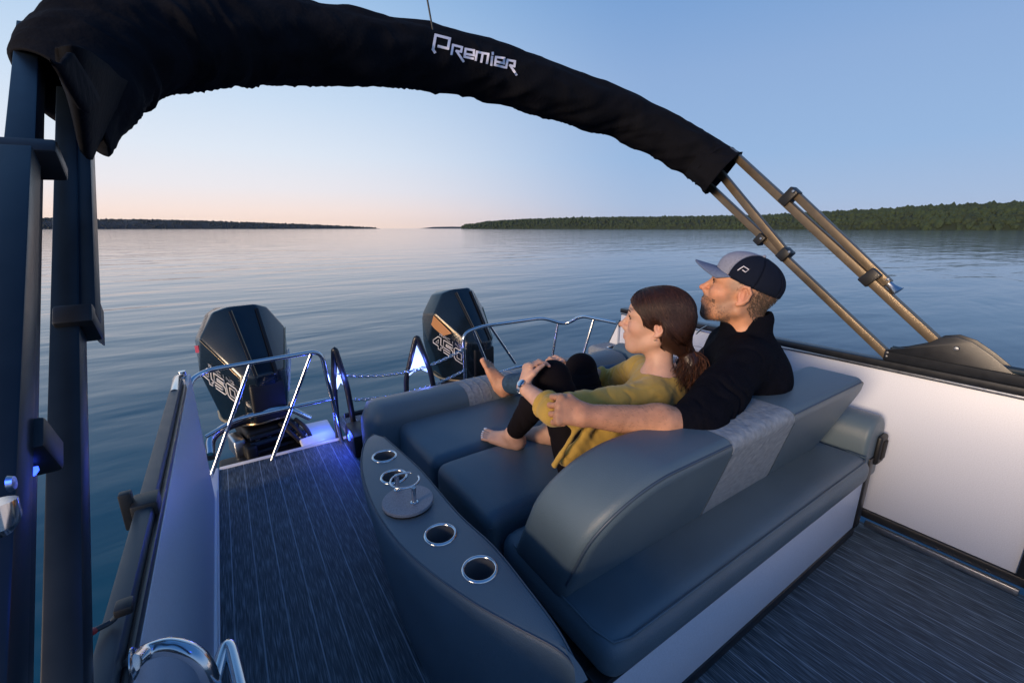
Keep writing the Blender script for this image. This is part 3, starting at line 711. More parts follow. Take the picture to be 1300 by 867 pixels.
brest_piece([(1.702,-.03),(2.08,-.03),(2.125,.02),(2.135,.08),(2.125,.20)]+arc(2.03,Hh-.10,.085,.10,0,90,8)+[(1.477,Hh)], 'vinyl', .040, (0,14))
# piping along the back edge of the rounded end
pp = [brest(p, -.002)+Vector((0,-.001,0)) for p in [(1.115,Hh-.012)]+[(x+.006, h-.010) for x, h in arc(.86,Hh-.20,.235,.20,90,180,14)]+[(.634,.03)]]
pp2 = [p+Vector((0,.012,.0)) for p in pp]
tube('piping', [brest(p, .050) for p in [(1.115,Hh-.011)]+arc(.86,Hh-.20,.225,.190,90,180,14)+[(.636,.05),(.650,.0)]], .0038, 'piping', sofa, 8)
tube('piping', [brest(p, .050) for p in [(1.485,Hh-.011),(1.95,Hh-.011)]+arc(2.03,Hh-.10,.074,.089,90,0,8)+[(2.114,.18),(2.120,.08)]], .0034, 'piping', sofa, 8)
tube('seam', [brest(p, -.0005) for p in [(1.251,-.02),(1.132,Hh-.045)]], .0016, 'piping', sofa, 6); tube('seam', [brest(p, -.0005) for p in [(1.701,-.02),(1.500,Hh-.045)]], .0016, 'piping', sofa, 6)
tube('piping', [(.640,.95,.437),(.640,.60,.437),(.655,.545,.437),(.70,.532,.437),(2.16,.532,.437),(2.205,.545,.437),(2.21,.62,.437)], .0032, 'vinyl', sofa, 8)
for yb, zt in ((1.035,.485),(1.480,.485)):
    ya_ = yb+.44 if yb < 1.2 else yb+.45
    tube('piping', fillet([(.612,ya_-.03,zt-.040),(.612,yb+.03,zt-.040),(.612,yb+.012,zt-.040),(.66,yb+.012,zt-.040),(2.1,yb+.012,zt-.040)], .03), .0028, 'vinyl', sofa, 8)
# right end arm, rounded, with a black cup pocket
ra = [(2.235,.28)]+[(2.235,.47)]+arc(2.33,.50,.095,.095,180,0,10)+[(2.425,.28)]
bm = prism_bm(ra, lambda x, z: (x,.555,z), lambda x, z: (x,2.10,z), .02, 4, 40); bm_done(bm, 'armrest', 'vinyl', sofa)
bm = box_bm((2.335,.535,.36),(2.415,.560,.50), .012, 3); sp = bm_done(bm, 'arm_speaker', 'plastic', sofa)
bm = box_bm((2.355,.529,.385),(2.40,.537,.475), .008, 2); bm_done(bm, 'speaker_grille', 'rubber', sp)
bm = box_bm((2.22,1.95,.30),(2.44,2.32,.545), .04, 5); ca = bm_done(bm, 'corner_console', 'vinyl_light', sofa)
bm_done(lathe_bm([(.030,.001),(.046,.001),(.047,.006),(.040,.008),(.036,.004)], (2.31,2.13,.545), 28), 'cup_holder', 'chrome', ca)
bm_done(lathe_bm([(0,.0015),(.036,.0015)], (2.31,2.13,.545), 28), 'cup_well', 'rubber', ca)
# left console armrest with four cup holders
inner = [atZ(x, y, .60) for x, y in ((489,553),(512,573),(538,597),(583,649),(629,691),(674,746),(712,797),(738,845))]
outer = [atZ(x, y, .60) for x, y in ((741,872),(727,846),(704,823),(648,793),(591,760),(534,718),(497,681),(472,642),(459,606),(457,578),(463,558),(475,549))]
pl = smooth_path([(p.x, p.y, 0) for p in inner], 4)+smooth_path([(p.x, p.y, 0) for p in outer], 4)
cxm = .42
def foot(x, y, z, k): return (x*(1-k)+(.48+(x-.48)*.55)*k if x < .48 else x, y+(.0 if y < 1.3 else -.10*k), z)
bm = bmesh.new(); rows = []
lv = [(.0,1.0,0),(.10,.75,0),(.30,.42,0),(.45,.18,0),(.555,.02,0),(.583,0,.0),(.595,0,.005),(.600,0,.014)]
sgn = -1 if sum(pl[i-1].x*pl[i].y-pl[i].x*pl[i-1].y for i in range(len(pl))) < 0 else 1
n = len(pl)
for z, k, ins in lv:
    row = []
    for i, p in enumerate(pl):
        x, y, _ = foot(p.x, p.y, 0, k); tn = (pl[(i+1) % n]-pl[i-1]).normalized(); nn = Vector((-tn.y, tn.x, 0))*sgn
        row.append(bm.verts.new(Vector((x, y, z))+nn*ins))
    rows.append(row)
for A, B in zip(rows, rows[1:]):
    for i in range(n): bm.faces.new((A[i], A[(i+1)%n], B[(i+1)%n], B[i]))
# top sheet with four round openings
cups = [atZ(x, y, .60) for x, y in ((488,579),(500,605),(559,678),(609,722))]
b3 = bmesh.new(); vs_ = [b3.verts.new(v.co) for v in rows[-1]]; ed_ = [b3.edges.new((vs_[i], vs_[(i+1)%n])) for i in range(n)]
for c in cups:
    r_ = [b3.verts.new((c.x+.0385*math.cos(2*math.pi*k/40), c.y+.0385*math.sin(2*math.pi*k/40), .600)) for k in range(40)]
    ed_ += [b3.edges.new((r_[k], r_[(k+1)%40])) for k in range(40)]
bmesh.ops.triangle_fill(b3, use_beauty=True, use_dissolve=False, edges=ed_, normal=(0,0,1))
merge(bm, b3); bmesh.ops.remove_doubles(bm, verts=bm.verts, dist=1e-5)
arm = bm_done(bm, 'console', 'vinyl', sofa, sharp=50)
q_ = [v.co for v in arm.data.vertices][n*6:n*7]; tube('stitching', [p+Vector((0,0,.0012)) for p in q_], .0022, 'piping', arm, 6, closed=True)
for c in cups:
    bm_done(lathe_bm([(.0365,.000),(.0375,.003),(.040,.0045),(.043,.0035),(.0455,.001),(.0455,-.001)], c, 40), 'cup_holder', 'chrome', arm, sharp=60)
    bm_done(lathe_bm([(.0,-.0865),(.0255,-.0865)], c, 32), 'cup_base', 'rubber', arm)
    bm_done(lathe_bm([(.0,-.088),(.026,-.088),(.026,-.084),(.032,-.084),(.034,-.078),(.0365,-.02),(.0368,.0005)], c, 40), 'cup_well', 'cup', arm, sharp=60)

# disc table base with open ring on two posts
dc = atZ(518,637,.608)
disc = empty('bottle_holder', (dc.x, dc.y, .60), 'round speckled disc with an open steel ring on two posts, on the console', 'drink holder')
bm_done(lathe_bm([(0,.0005),(.070,.0005),(.073,.003),(.073,.006),(.070,.0075)], (dc.x,dc.y,.60), 48), 'base_pad', 'rubber', disc)
bm_done(lathe_bm([(0,.018),(.0735,.018),(.075,.0165),(.075,.009),(.073,.0076),(0,.0076)], (dc.x,dc.y,.60), 56), 'disc', 'disc', disc)
pts_ = []
a0 = atZ(526,638,.618); a1 = atZ(505,622,.618); mid = (a0+a1)/2
for q in (a0, a1): bm_done(lathe_bm([(.0115,0),(.0115,.003),(.0072,.004),(.0072,.052),(0,.052)], (q.x,q.y,.618), 20), 'post', 'chrome', disc)
rc = Vector((mid.x, mid.y, .672)); gd = math.atan2(RT.y*.7+.7, RT.x)
ring = [rc+Vector((math.cos(a)*.042, math.sin(a)*.042, 0)) for a in [gd+R(22)+i*R(316)/40 for i in range(41)]]
tube('ring', ring, .0032, 'chrome', disc, 10)

# grab rail at the near left
gr = empty('grab_rail', (-.2,.8,.5), 'polished steel grab handle curving out of the left fence at the bottom edge', 'grab handle')
tube('rail_tube', smooth_path([atX(168,842,-.206), atZ(185,828,.725), atZ(215,820,.72), atZ(246,830,.705), atZ(264,852,.67), atZ(273,885,.60), atZ(278,920,.52)]), .0135, 'chrome', gr, 16)
bm_done(lathe_bm([(0,.006),(.018,.006),(.024,.002),(.024,0)], atX(168,842,-.208), 24, (1,0,0)), 'flange', 'chrome', gr)
g2 = empty('grab_rail', (-.1,.7,.3), 'thick polished steel loop end beside the striped deck at the bottom edge', 'grab handle')
tube('rail_tube', smooth_path([atZ(262,925,.60), atZ(272,870,.60), atZ(284,826,.60), atZ(292,822,.60), atZ(300,850,.60), atZ(318,930,.60)]), .012, 'chrome', g2, 16)
# cable from the post to the rail
cb = empty('cable', (-.23,.8,.8), 'short grey cable with red end reaching from the left posts to the top rail', 'cable')
cpts = smooth_path([atX(110,806,-.26), atX(124,798,-.25), atX(142,788,-.235), atX(152,776,-.222), atX(158,770,-.22)])
tube('cable_sheath', cpts[6:], .0045, 'rail', cb); tube('cable_end', cpts[:7], .0055, 'red', cb)
bm = box_bm(tuple(atX(158,770,-.21)-Vector((.012,.014,.008))), tuple(atX(158,770,-.21)+Vector((.012,.014,.008))), .004); bm_done(bm, 'cable_clip', 'plastic', cb)

# thin evening air over the lake
MH_ = bpy.data.materials.new('evening haze'); MH_.use_nodes = True; t = MH_.node_tree; t.nodes.clear()
o_ = t.nodes.new('ShaderNodeOutputMaterial'); pv = t.nodes.new('ShaderNodeVolumePrincipled'); pv.inputs['Color'].default_value = (.80,.86,.97,1); pv.inputs['Density'].default_value = .00002
pv.inputs['Anisotropy'].default_value = .2; t.links.new(pv.outputs[0], o_.inputs['Volume'])
tag(bm_done(box_bm((-4200,-2500,ZW-1),(4600,4600,95)), 'haze', MH_, smooth=False), kind='stuff')

# ================================================================== BIMINI TOP
bim = empty('bimini_top', (1.1,.6,.87), 'black canvas bimini rolled in its boot on square aluminium bows arching over the stern', 'bimini top')
PN, PP = Vector((0,-.83,1)), Vector((0,.52,.88))
def onplane(x, y, off_=0):
    d = ray(x, y); p0 = PP+Vector((0,0,off_)); return CO+d*((p0-CO).dot(PN)/d.dot(PN))
XT = 2.45
def pole(p0, p1, w_, h_, m_, name='frame_pole', par=None, up=(1,0,0)): return bm_done(beam_bm(p0, p1, w_, h_, up, .0025, seg=2), name, m_, par or bim)
def clampb(p, d, w_, h_, L, par=None, m_='plastic', up=(1,0,0)):
    p, d = Vector(p), Vector(d).normalized(); bm = beam_bm(p-d*L/2, p+d*L/2, w_, h_, up, .005); o = bm_done(bm, 'clamp', m_, par or bim); return o
# right side
ru0, ru1 = atX(1203,446,XT), atX(925,190,XT); rd = (ru1-ru0).normalized()
rl0, rl1 = atX(1128,452,XT), atX(900,236,XT); rld = (rl1-rl0).normalized()
pr = pole(ru0, ru1, .036, .044, 'tube_lit'); plw = pole(rl0, rl1, .034, .038, 'tube_lit')
s0, s1 = atX(1128,360,XT+.01), atX(1006,243,XT+.01); pole(s0, s1, .034, .038, 'tube_lit', 'inner_tube')
t0, t1 = atX(1000,324,XT-.01), atX(908,212,XT-.01); pole(t0, t1, .036, .036, 'tube_lit', 'brace_tube')
clampb(atX(1003,250,XT-.005), rd, .085, .06, .05); clampb(atX(1106,352,XT-.005), rd, .075, .06, .05)
clampb(atX(966,304,XT-.02), rld, .055, .05, .045); clampb(atX(997,323,XT-.01), rld, .06, .065, .05)
def bolt(p, ax, r=.006, par=None): return bm_done(lathe_bm([(0,r*.6),(r*.8,r*.5),(r,0)], p, 12, ax), 'bolt', 'alu', par or bim)
for q in ((1007,243),(966,303),(1002,320),(1127,355)): bolt(atX(q[0],q[1],XT-.048), (-1,0,0), .007)
bm = lathe_bm([(.0,.0),(.014,.0),(.014,.02),(.022,.045),(.026,.05),(0,.05)], s0, 16, tuple(-(rd)), None); bm_done(bm, 'tube_foot', 'alu', bim)
# mount bracket: bell-shaped plate on the track
bo = [(.205,.868),(.235,.872),(.30,.925),(.36,.965),(.41,.978),(.455,.965),(.49,.930),(.56,.895),(.62,.875),(.62,.868)]
for xo in (XT-.028, XT+.035):
    bm = prism_bm(bo, lambda y, z: (xo,y,z), lambda y, z: (xo+.006,y,z), .002, 2, 40); bk = bm_done(bm, 'mount_bracket', 'black_metal', bim)
    if xo < XT: bolt((XT-.029,.40,.930), (-1,0,0), .010, bk)
tube('track_bar', [(XT-.01,-1.6,.880),(XT-.01,.60,.880)], .014, 'rail', bim, 12)
for z in (.862,.845): bolt((XT-.023,.612,z), (-1,0,0), .006)
# left side, mirror frame next to the camera
XLP = -.215
def on_pole(p0, p1, py, dx=0):
    a, b_ = -.5, 1.5
    for _ in range(40):
        m_ = (a+b_)/2
        if proj(p0.lerp(p1, m_))[1] > py: a = m_
        else: b_ = m_
    return p0.lerp(p1, a)+Vector((dx,0,0))
lb0, lb1 = atX(86,930,XLP), atX(88,120,-.25); ld = (lb1-lb0).normalized()
pole(lb0, lb1, .036, .036, 'tube_shaded')
q0, q1 = on_pole(lb0,lb1,408,.024), on_pole(lb0,lb1,120,.024); pole(q0, q1, .032, .028, 'tube_shaded', 'inner_tube')
q0, q1 = atX(104,415,-.25), atX(106,140,-.28); pole(q0, q1, .024, .030, 'tube_shaded', 'brace_tube')
clampb(on_pole(lb0,lb1,412,.012), ld, .058, .050, .040); clampb(atX(105,360,-.255), ld, .04, .034, .045)
bm = prism_bm([(0,0),(.13,.0),(.11,.05),(.02,.05)], lambda a, b_: atX(122,392,XLP-.02)+ld*(-a+.05)+Vector((0,-.0,0))+Vector((0,.7,-.7))*b_, lambda a, b_: atX(122,392,XLP+.0)+ld*(-a+.05)+Vector((0,.7,-.7))*b_, .004, 2)
bm_done(bm, 'latch_plate', 'plastic', bim)
la0, la1 = atX(-14,930,XLP), atX(40,40,-.31); lad_ = (la1-la0).normalized()
pole(la0, la1, .040, .040, 'tube_shaded')
q0 = on_pole(la0,la1,930,.012)+Vector((0,-.032,.032)); q1 = on_pole(la0,la1,225,.012)+Vector((0,-.032,.032)); pole(q0, q1, .038, .038, 'tube_shaded', 'inner_tube')
clampb(on_pole(la0,la1,212,.010)+Vector((0,-.012,.012)), lad_, .060, .090, .040)
clampb(on_pole(la0,la1,576,.012), lad_, .060, .055, .042)
bolt(atX(11,614,XLP+.065), (1,0,0), .006)
tube('hinge_arm', [atX(-12,640,XLP+.07), atX(-6,664,XLP+.07), atX(2,670,XLP+.07)], [.012,.012,.007], 'chrome', bim, 14)
l = bpy.data.lights.new('rail_lamp', 'POINT'); l.energy = .22; l.color = (.03,.07,1); l.shadow_soft_size = .02
lo = bpy.data.objects.new('rail_lamp', l); C.objects.link(lo); lo.location = atX(38,560,XLP+.09)
pl_ = on_pole(la0,la1,606,.022); rlm = bm_done(box_bm(tuple(pl_-Vector((.003,.007,.003))),tuple(pl_+Vector((.003,.007,.003))), .001), 'courtesy_light', 'ledblue', bim)
# boot: wrinkled canvas sleeve lofted along the arch
cpx = [(919,221),(885,197),(800,151),(700,116),(600,84),(480,64),(350,50),(250,44),(168,52),(112,82),(84,124)]
path = smooth_path([onplane(x, y) for x, y in cpx], 26)
rad = np.interp(np.linspace(0,1,len(path)), [0,.1,.3,.5,.7,.85,1], [.138,.132,.136,.138,.145,.128,.100])
bm = bmesh.new(); SEG = 64; rows = []; npl = PN.normalized(); L = len(path)
for i, p in enumerate(path):
    d = (path[min(i+1, L-1)]-path[max(i-1, 0)]).normalized(); rd_ = d.cross(npl).normalized()      # in plane, radial
    if rd_.z < 0: rd_ = -rd_
    row = []; sfr = i/(L-1)
    for k in range(SEG):
        a = 2*math.pi*k/SEG; ca, sa = math.cos(a), math.sin(a)     # a=90: radially outward
        rr = rad[i]; rx, ry = rr*.86, rr
        lowv = max(0, -sa)*1.0                                     # underside sags in gathers
        camside = max(0, -ca)
        P0 = Vector((i*.055*1.0, ca*1.1, sa*1.1))
        wn_ = noise.noise(P0*2.1)*.010 + noise.noise(Vector((i*.16, a*1.1, 7)))*.004*(.4+lowv)
        g1 = (1-abs(noise.noise(Vector((i*.13+ca*1.5, sa*1.3, 3)))*2.2)); wn_ += .010*max(0,g1)**4*(.35+lowv); wn_ *= 1-.7*max(0,(sfr-.85)/.15)
        sag = lowv**3*(.030+.035*noise.noise(Vector((i*.09, 1.7, 0)))+.006*noise.noise(Vector((i*.3, 4.7, 0))))
        if i < 4: wn_ += .008*(1-i/4)
        flat_ = (abs(ca)**2.6+abs(sa)**2.6)**(-1/2.6)
        q = p + npl*(ca*rx*flat_*1.0 + ca*wn_) + rd_*(sa*ry*flat_ + sa*wn_ - sag)
        te = max(0, (sfr-.93)/.07)**1.3; q += rd_*sag*min(1,te*1.5); q += d*((-sa if sa > 0 else -sa*1.9)*.075+.01)*te
        row.append(bm.verts.new(q))
    rows.append(row)
for A, B in zip(rows, rows[1:]):
    for k in range(SEG): bm.faces.new((A[k], A[(k+1)%SEG], B[(k+1)%SEG], B[k]))
# folded-in hems, leaving both ends open
for ri, dirn in ((0, 1), (L-1, -1)):
    p = path[ri]; d = (path[ri+dirn*3]-p).normalized(); prev = rows[ri]
    for sc, ins in ((.95,.0),(.93,.02),(.86,.16)):
        cur = [bm.verts.new(p+(v.co-p)*sc/1.0*1.0+d*ins) for v in rows[ri]]
        for k in range(SEG):
            f = (prev[k], prev[(k+1)%SEG], cur[(k+1)%SEG], cur[k]); bm.faces.new(f if dirn < 0 else f[::-1])
        prev = cur
    # stuffed canvas inside the sleeve, set back from the opening
    bm.faces.new(prev)
boot = bm_done(bm, 'canvas_boot', 'fabric', bim, sharp=0)
# hanging flap of the boot at the left end
fl = [onplane(x, y, o_) for x, y, o_ in ((62,28,-.10),(82,70,-.11),(104,118,-.11),(128,150,-.10),(150,162,-.08))]
def flap(ptsA, ptsB, name):
    A = smooth_path(ptsA, 6); B = smooth_path(ptsB, 6); n = 9; bm = bmesh.new(); rws = []
    for a, b_ in zip(A, B):
        rws.append([bm.verts.new(a.lerp(b_, j/n)+Vector((0,-.02,-.012))*math.sin(math.pi*j/n)+Vector((0,0,.006*noise.noise(a*9+Vector((j,0,0)))))) for j in range(n+1)])
    for r0, r1 in zip(rws, rws[1:]):
        for j in range(n): bm.faces.new((r0[j], r0[j+1], r1[j+1], r1[j]))
    o = bm_done(bm, name, 'fabric', boot, sharp=0); md = o.modifiers.new('thickness', 'SOLIDIFY'); md.thickness = .004; return o
flap([atX(70,60,-.16),atX(105,60,-.13),atX(150,95,-.13),atX(185,118,-.14)], [atX(92,125,-.20),atX(108,200,-.20),atX(128,176,-.19),atX(152,138,-.17)], 'boot_flap')
flap([atX(62,75,-.13),atX(80,105,-.13),atX(98,135,-.13)], [atX(88,65,-.12),atX(108,98,-.12),atX(124,128,-.12)], 'webbing_strap')
# lettering on the boot, cut from flat white film laid on the canvas
from mathutils.bvhtree import BVHTree
bvh = BVHTree.FromObject(boot, bpy.context.evaluated_depsgraph_get()) if False else None
def make_bvh(o): return BVHTree.FromPolygons([v.co.copy() for v in o.data.vertices], [tuple(p.vertices) for p in o.data.polygons])
bvh = make_bvh(boot)
def film(name, strokes, tx, wpx, m_, par, tree, off_=.005, nsub=8):
    bm = bmesh.new()
    for st in strokes:
        for (a, b_) in zip(st, st[1:]):
            a, b_ = Vector((*a,0)), Vector((*b_,0)); d = (b_-a); ln = d.length; d.normalize(); s_ = Vector((-d.y, d.x, 0))*wpx/2; a = a-d*wpx*.42; b_ = b_+d*wpx*.42; gr_ = []
            for i in range(nsub+1):
                p = a.lerp(b_, i/nsub); r_ = []
                for e in (-1, 0, 1):
                    q = tx((p+s_*e).x, (p+s_*e).y); dr = ray(*q).normalized(); h, nn, _, _ = tree.ray_cast(CO, dr)
                    if h is None: continue
                    r_.append(bm.verts.new(h-dr*off_))
                gr_.append(r_)
            for r0, r1 in zip(gr_, gr_[1:]):
                if len(r0) == 3 and len(r1) == 3:
                    for e in range(2): bm.faces.new((r0[e], r0[e+1], r1[e+1], r1[e]))
    return bm_done(bm, name, m_, par)
tx = lambda x, y: (530+x*.11538, 20+y*.11538)
PRE = {'p': [[(190,405),(172,375),(200,215),(355,255),(335,365),(232,340)]], 'r': [[(375,425),(392,325),(490,350),(480,400),(430,392),(505,505)]],
       'e': [[(540,425),(620,440),(622,385),(530,368),(518,455),(610,475)]], 'm': [[(640,490),(655,400),(705,412),(780,425),(765,525)],[(718,418),(702,510)]],
       'i': [[(822,455),(812,545)],[(828,412),(828,425)]], 'e2': [[(880,510),(950,528),(955,470),(865,458),(852,545),(955,570)]], 'r2': [[(975,575),(992,490),(1072,505),(1066,560),(1020,550),(1088,652)]]}
for k in ('p','r','e','m','i','e2','r2'): film('letter', PRE[k], tx, 29 if k == 'p' else 25, 'print', boot, bvh)
an = atY(549,36,1.95); an2 = atY(541,-8,1.95)
o = tube('antenna', [an-(an2-an)*1.2, an, an2+(an2-an)*1.5], .0038, 'plastic'); tag(o, 'thin dark antenna rising from behind the canopy above the lettering', 'antenna')

# ================================================================== PEOPLE
def basis(f, u):
    f = Vector(f).normalized(); u = Vector(u); l = u.cross(f).normalized(); u = f.cross(l); return np.array(Matrix((f, l, u)).transposed())
def hd(h, e=0): return Vector((math.sin(R(h))*math.cos(R(e)), math.cos(R(h))*math.cos(R(e)), math.sin(R(e))))
def head(s, c, M_, g, sc=1.):
    W = lambda x, y, z: np.array(c)+M_@(np.array((x, y, z))*sc)
    q = lambda *r: [v*sc for v in r]
    E = lambda p, r, k=.015, neg=False, M2=None: s.ell(W(*p), q(*r), M_ if M2 is None else M2, k, neg)
    Cp = lambda a, b_, ra, rb=None, k=.012, neg=False: s.cap(W(*a), W(*b_), ra*sc, None if rb is None else rb*sc, k, neg=neg)
    E((-.012,0,.032), (.096,.075,.090), .02)
    E((.040,0,.030), (.056,.062,.066), .03)
    E((.036,0,-.040), (.054,.054,.070), .03)
    for y in (1,-1):
        Cp((-.010,.056*y,-.052), (.062,.020*y,-.096), .017, .015, .03)
        E((.058,.036*y,-.018), (.027,.022,.024), .02)
        E((.074,.029*y,.030), (.020,.026,.010), .015)
        E((.091,.031*y,.010), (.013,.016,.011), .012, True)
        E((.072,.031*y,.009), (.0155,.0165,.0125), .004)
        Cp((.080,.018*y,.017), (.082,.044*y,.013), .0035, .0028, .004)
        Cp((.081,.020*y,.003), (.080,.043*y,.004), .0026, .002, .004)
        E((.100,.013*y,-.026), (.012,.008,.008), .008)
        # ear: bowl with rim and lobe
        Me = M_@np.array(Matrix.Rotation(R(-22*y), 3, 'Z')@Matrix.Rotation(R(14), 3, 'Y'))
        E((-.012,.074*y,.000), (.018,.011,.031), .006, M2=Me)
        E((-.009,.086*y,.003), (.0115,.011,.020), .003, True, Me)
        rim = [(.004,.076*y,.018),(-.004,.083*y,.030),(-.018,.086*y,.030),(-.029,.086*y,.014),(-.027,.084*y,-.008),(-.014,.080*y,-.026),(-.004,.077*y,-.030)]
        for a, b_ in zip(rim, rim[1:]): Cp(a, b_, .0048, .0048, .003)
        Cp((-.018,.082*y,.020), (-.020,.080*y,-.010), .0036, .003, .003)
        E((-.005,.079*y,-.028), (.007,.005,.009), .005)
    Cp((.086,0,.020), (.112,0,-.016), .0085, .0100, .012)
    E((.116,0,-.019), (.011,.010,.0095), .006)
    E((.082,0,-.046), (.020,.030,.024), .018)
    E((.0985,0,-.0535), (.0085,.020,.0065), .006); E((.0970,0,-.0640), (.0085,.017,.0065), .006)
    Cp((.104,-.015,-.0588), (.104,.015,-.0588), .0011, None, .002, True)
    Cp((.099,-.014,-.0765), (.099,.014,-.0765), .0045, None, .008, True)
    E((.070,0,-.097), (.024,.023,.019), .018)
    E((.078,0,-.074), (.018,.026,.022), .014)
    return W
def hand(s, wr, d, n, t_, curl, sc=1., thumb=((.35,.9,-.25),(.75,.55,-.35)), spread=.10, k=.006, rw=.027):
    """wr wrist, d towards the fingers, n out of the back of the hand, t_ towards the thumb"""
    wr, d, n = Vector(wr), Vector(d).normalized(), Vector(n).normalized(); t_ = Vector(t_); t_ = (t_-d*t_.dot(d)).normalized(); n = d.cross(t_)*(1 if d.cross(t_).dot(n) > 0 else -1)
    pal = wr+d*.045*sc
    for u in (-.75,-.25,.25,.75):
        s.cap(wr+d*.012*sc+t_*u*.024*sc, wr+d*.080*sc+t_*(u*.034)*sc, .0145*sc, .0125*sc, .014)
    tips = []
    for i, (u, L_) in enumerate(((.034,.92),(.0115,1.0),(-.0115,.94),(-.033,.76))):
        p = wr+d*(.084-(abs(i-1)*.004))*sc+t_*u*sc; a = curl[i][0]; dd = (d+t_*(u/.034)*spread).normalized()
        s.ell(p+n*.003*sc, (.0105*sc,.0105*sc,.0105*sc), None, .008)
        for j, (ln, r0, r1) in enumerate(((.042,.0092,.0084),(.026,.0084,.0076),(.021,.0076,.0062))):
            aa = sum(curl[i][:j+1]); dv = dd*math.cos(R(aa))-n*math.sin(R(aa)); q = p+dv*ln*L_*sc
            s.cap(p, q, r0*sc, r1*sc, k=.0035); p = q
        tips.append(p)
    a, b_ = thumb; bs = wr+d*.022*sc+t_*.026*sc
    v1 = (d*a[0]+t_*a[1]+n*a[2]).normalized(); v2 = (d*b_[0]+t_*b_[1]+n*b_[2]).normalized()
    m1 = bs+v1*.040*sc; m2_ = m1+v2*.030*sc; m3 = m2_+(v2-n*.3).normalized()*.022*sc
    s.cap(wr+d*.015*sc+t_*.01*sc, m1, .015*sc, .0115*sc, .014); s.cap(m1, m2_, .011*sc, .0095*sc, .004); s.cap(m2_, m3, .0095*sc, .0072*sc, .003)
    return tips
def foot_(s, heel, d, u, side, L_=.235, curl=0, sc=1.):
    if sc != 1: return foot_s(s, heel, d, u, side, L_, sc)
    """heel point on the sole, d to the toes, u out of the top of the foot, side towards the big toe"""
    heel, d, u, side = Vector(heel), Vector(d).normalized(), Vector(u).normalized(), Vector(side).normalized()
    s.ell(heel+d*.030+u*.030, (.036,.030,.030), np.array(Matrix((d, side, u)).transposed()), .015)
    s.cap(heel+d*.04+u*.055, heel+d*L_*.62+u*.026+side*.004, .032, .020, .03)
    for w_, l_ in ((.030,.70),(.012,.72),(-.008,.68),(-.026,.62)): s.cap(heel+d*.06+u*.020+side*w_*.5, heel+d*L_*l_+u*.018+side*w_, .020, .0155, .018)
    toes = []
    for w_, l0, l1, r in ((.033,.74,.985,.0125),(.013,.75,.97,.0088),(-.003,.73,.93,.0083),(-.018,.70,.88,.0080),(-.032,.66,.82,.0078)):
        a = heel+d*L_*l0+u*.016+side*w_; b_ = heel+d*L_*l1+u*(.013)+side*(w_*1.08); s.cap(a, b_, r*.92, r, .004); toes.append((b_, r))
    return toes
def foot_s(s, heel, d, u, side, L_, g):
    heel, d, u, side = Vector(heel), Vector(d).normalized(), Vector(u).normalized(), Vector(side).normalized()
    s.ell(heel+d*.036+u*.038*g, (.038*g,.032*g,.036*g), np.array(Matrix((d, side, u)).transposed()), .015)
    s.cap(heel+d*.05+u*.062*g, heel+d*L_*.62+u*.030*g+side*.004, .036*g, .023*g, .03)
    for w_, l_ in ((.030,.70),(.012,.72),(-.008,.68),(-.026,.62)): s.cap(heel+d*.06+u*.024*g+side*w_*.5*g, heel+d*L_*l_+u*.020*g+side*w_*g, .022*g, .0175*g, .018)
    toes = []
    for w_, l0, l1, r in ((.033,.74,1.0,.0135),(.013,.75,.97,.0098),(-.003,.73,.93,.0093),(-.018,.70,.88,.0088),(-.032,.66,.82,.0085)):
        a = heel+d*L_*l0+u*.018*g+side*w_*g; b_ = heel+d*L_*l1+u*.014*g+side*(w_*1.08*g); s.cap(a, b_, r*.92*g, r*g, .004); toes.append((b_, r*g))
    return toes
def nails(toes, d, u, side, par, m_='nail'):
    d, u, side = Vector(d).normalized(), Vector(u).normalized(), Vector(side).normalized()
    for b_, r in toes:
        bm = bmesh.new(); bmesh.ops.create_uvsphere(bm, u_segments=12, v_segments=6, radius=1); Mx = Matrix((d*r*.75, side*r*.72, u*r*.30)).transposed().to_4x4(); Mx.translation = b_+u*r*.80+d*r*.30
        bmesh.ops.transform(bm, matrix=Mx, verts=bm.verts); bm_done(bm, 'toenail', m_, par)
def strands(name, roots, r, m_, par, seg=3):
    bm = bmesh.new()
    for q in roots:
        n = len(q); tube_bm(q, [r*(.5+.5*math.sin(math.pi*min(1,(i+.6)/n))) for i in range(n)], seg, bm)
    return bm_done(bm, name, m_, par, sharp=0)

# ---- woman ----
wo = empty('person', (1.13,1.03,.48), 'woman with dark ponytail in mustard top and black leggings hugging her knees', 'person')
WH = atY(833,410,1.01); WM = basis(hd(-36,3), (0,0,1)); ws = 1.07
wneck = atY(836,476,.975); wsL = atY(806,503,.93); wsR = atY(812,474,1.14)
wsL = Vector((1.215,.92,.815)); wsR = Vector((1.415,1.145,.820))
weL = atY(703,521,1.0); wwL = atY(664,491,1.20); weR = atY(775,484,1.34); wwR = atY(722,461,1.44)
kL = atY(702,480,1.19); kR = atY(738,468,1.33); hL = Vector((.985,1.02,.578)); hR = Vector((1.15,1.13,.578))
aL = Vector((.925,1.385,.555)); aR = Vector((1.09,1.345,.545))
kL = Vector(kL)
B = Sdf((.72,.78,.46), (1.62,1.74,1.20), .0036)
headW = head(B, WH, WM, 'f', ws)
B.cap(WH+Vector(WM@np.array((-.022,0,-.055))), wneck+Vector((.0,.0,-.01)), .047, .050, .03)
B.cap(wneck+Vector((0,0,-.025)), wsL+Vector((.02,.02,-.005)), .050, .045, .05); B.cap(wneck+Vector((0,0,-.025)), wsR-Vector((.02,.02,.005)), .050, .045, .05)
B.cap(wneck-Vector((0,0,.08)), (hL+hR)/2, .085, .10, .05)
B.cap(wsL, weL, .044, .037, .02); B.cap(weL, wwL, .038, .0235, .015, flat=None); B.cap(wsR, weR, .044, .037, .02); B.cap(weR, wwR, .037, .0235, .015)
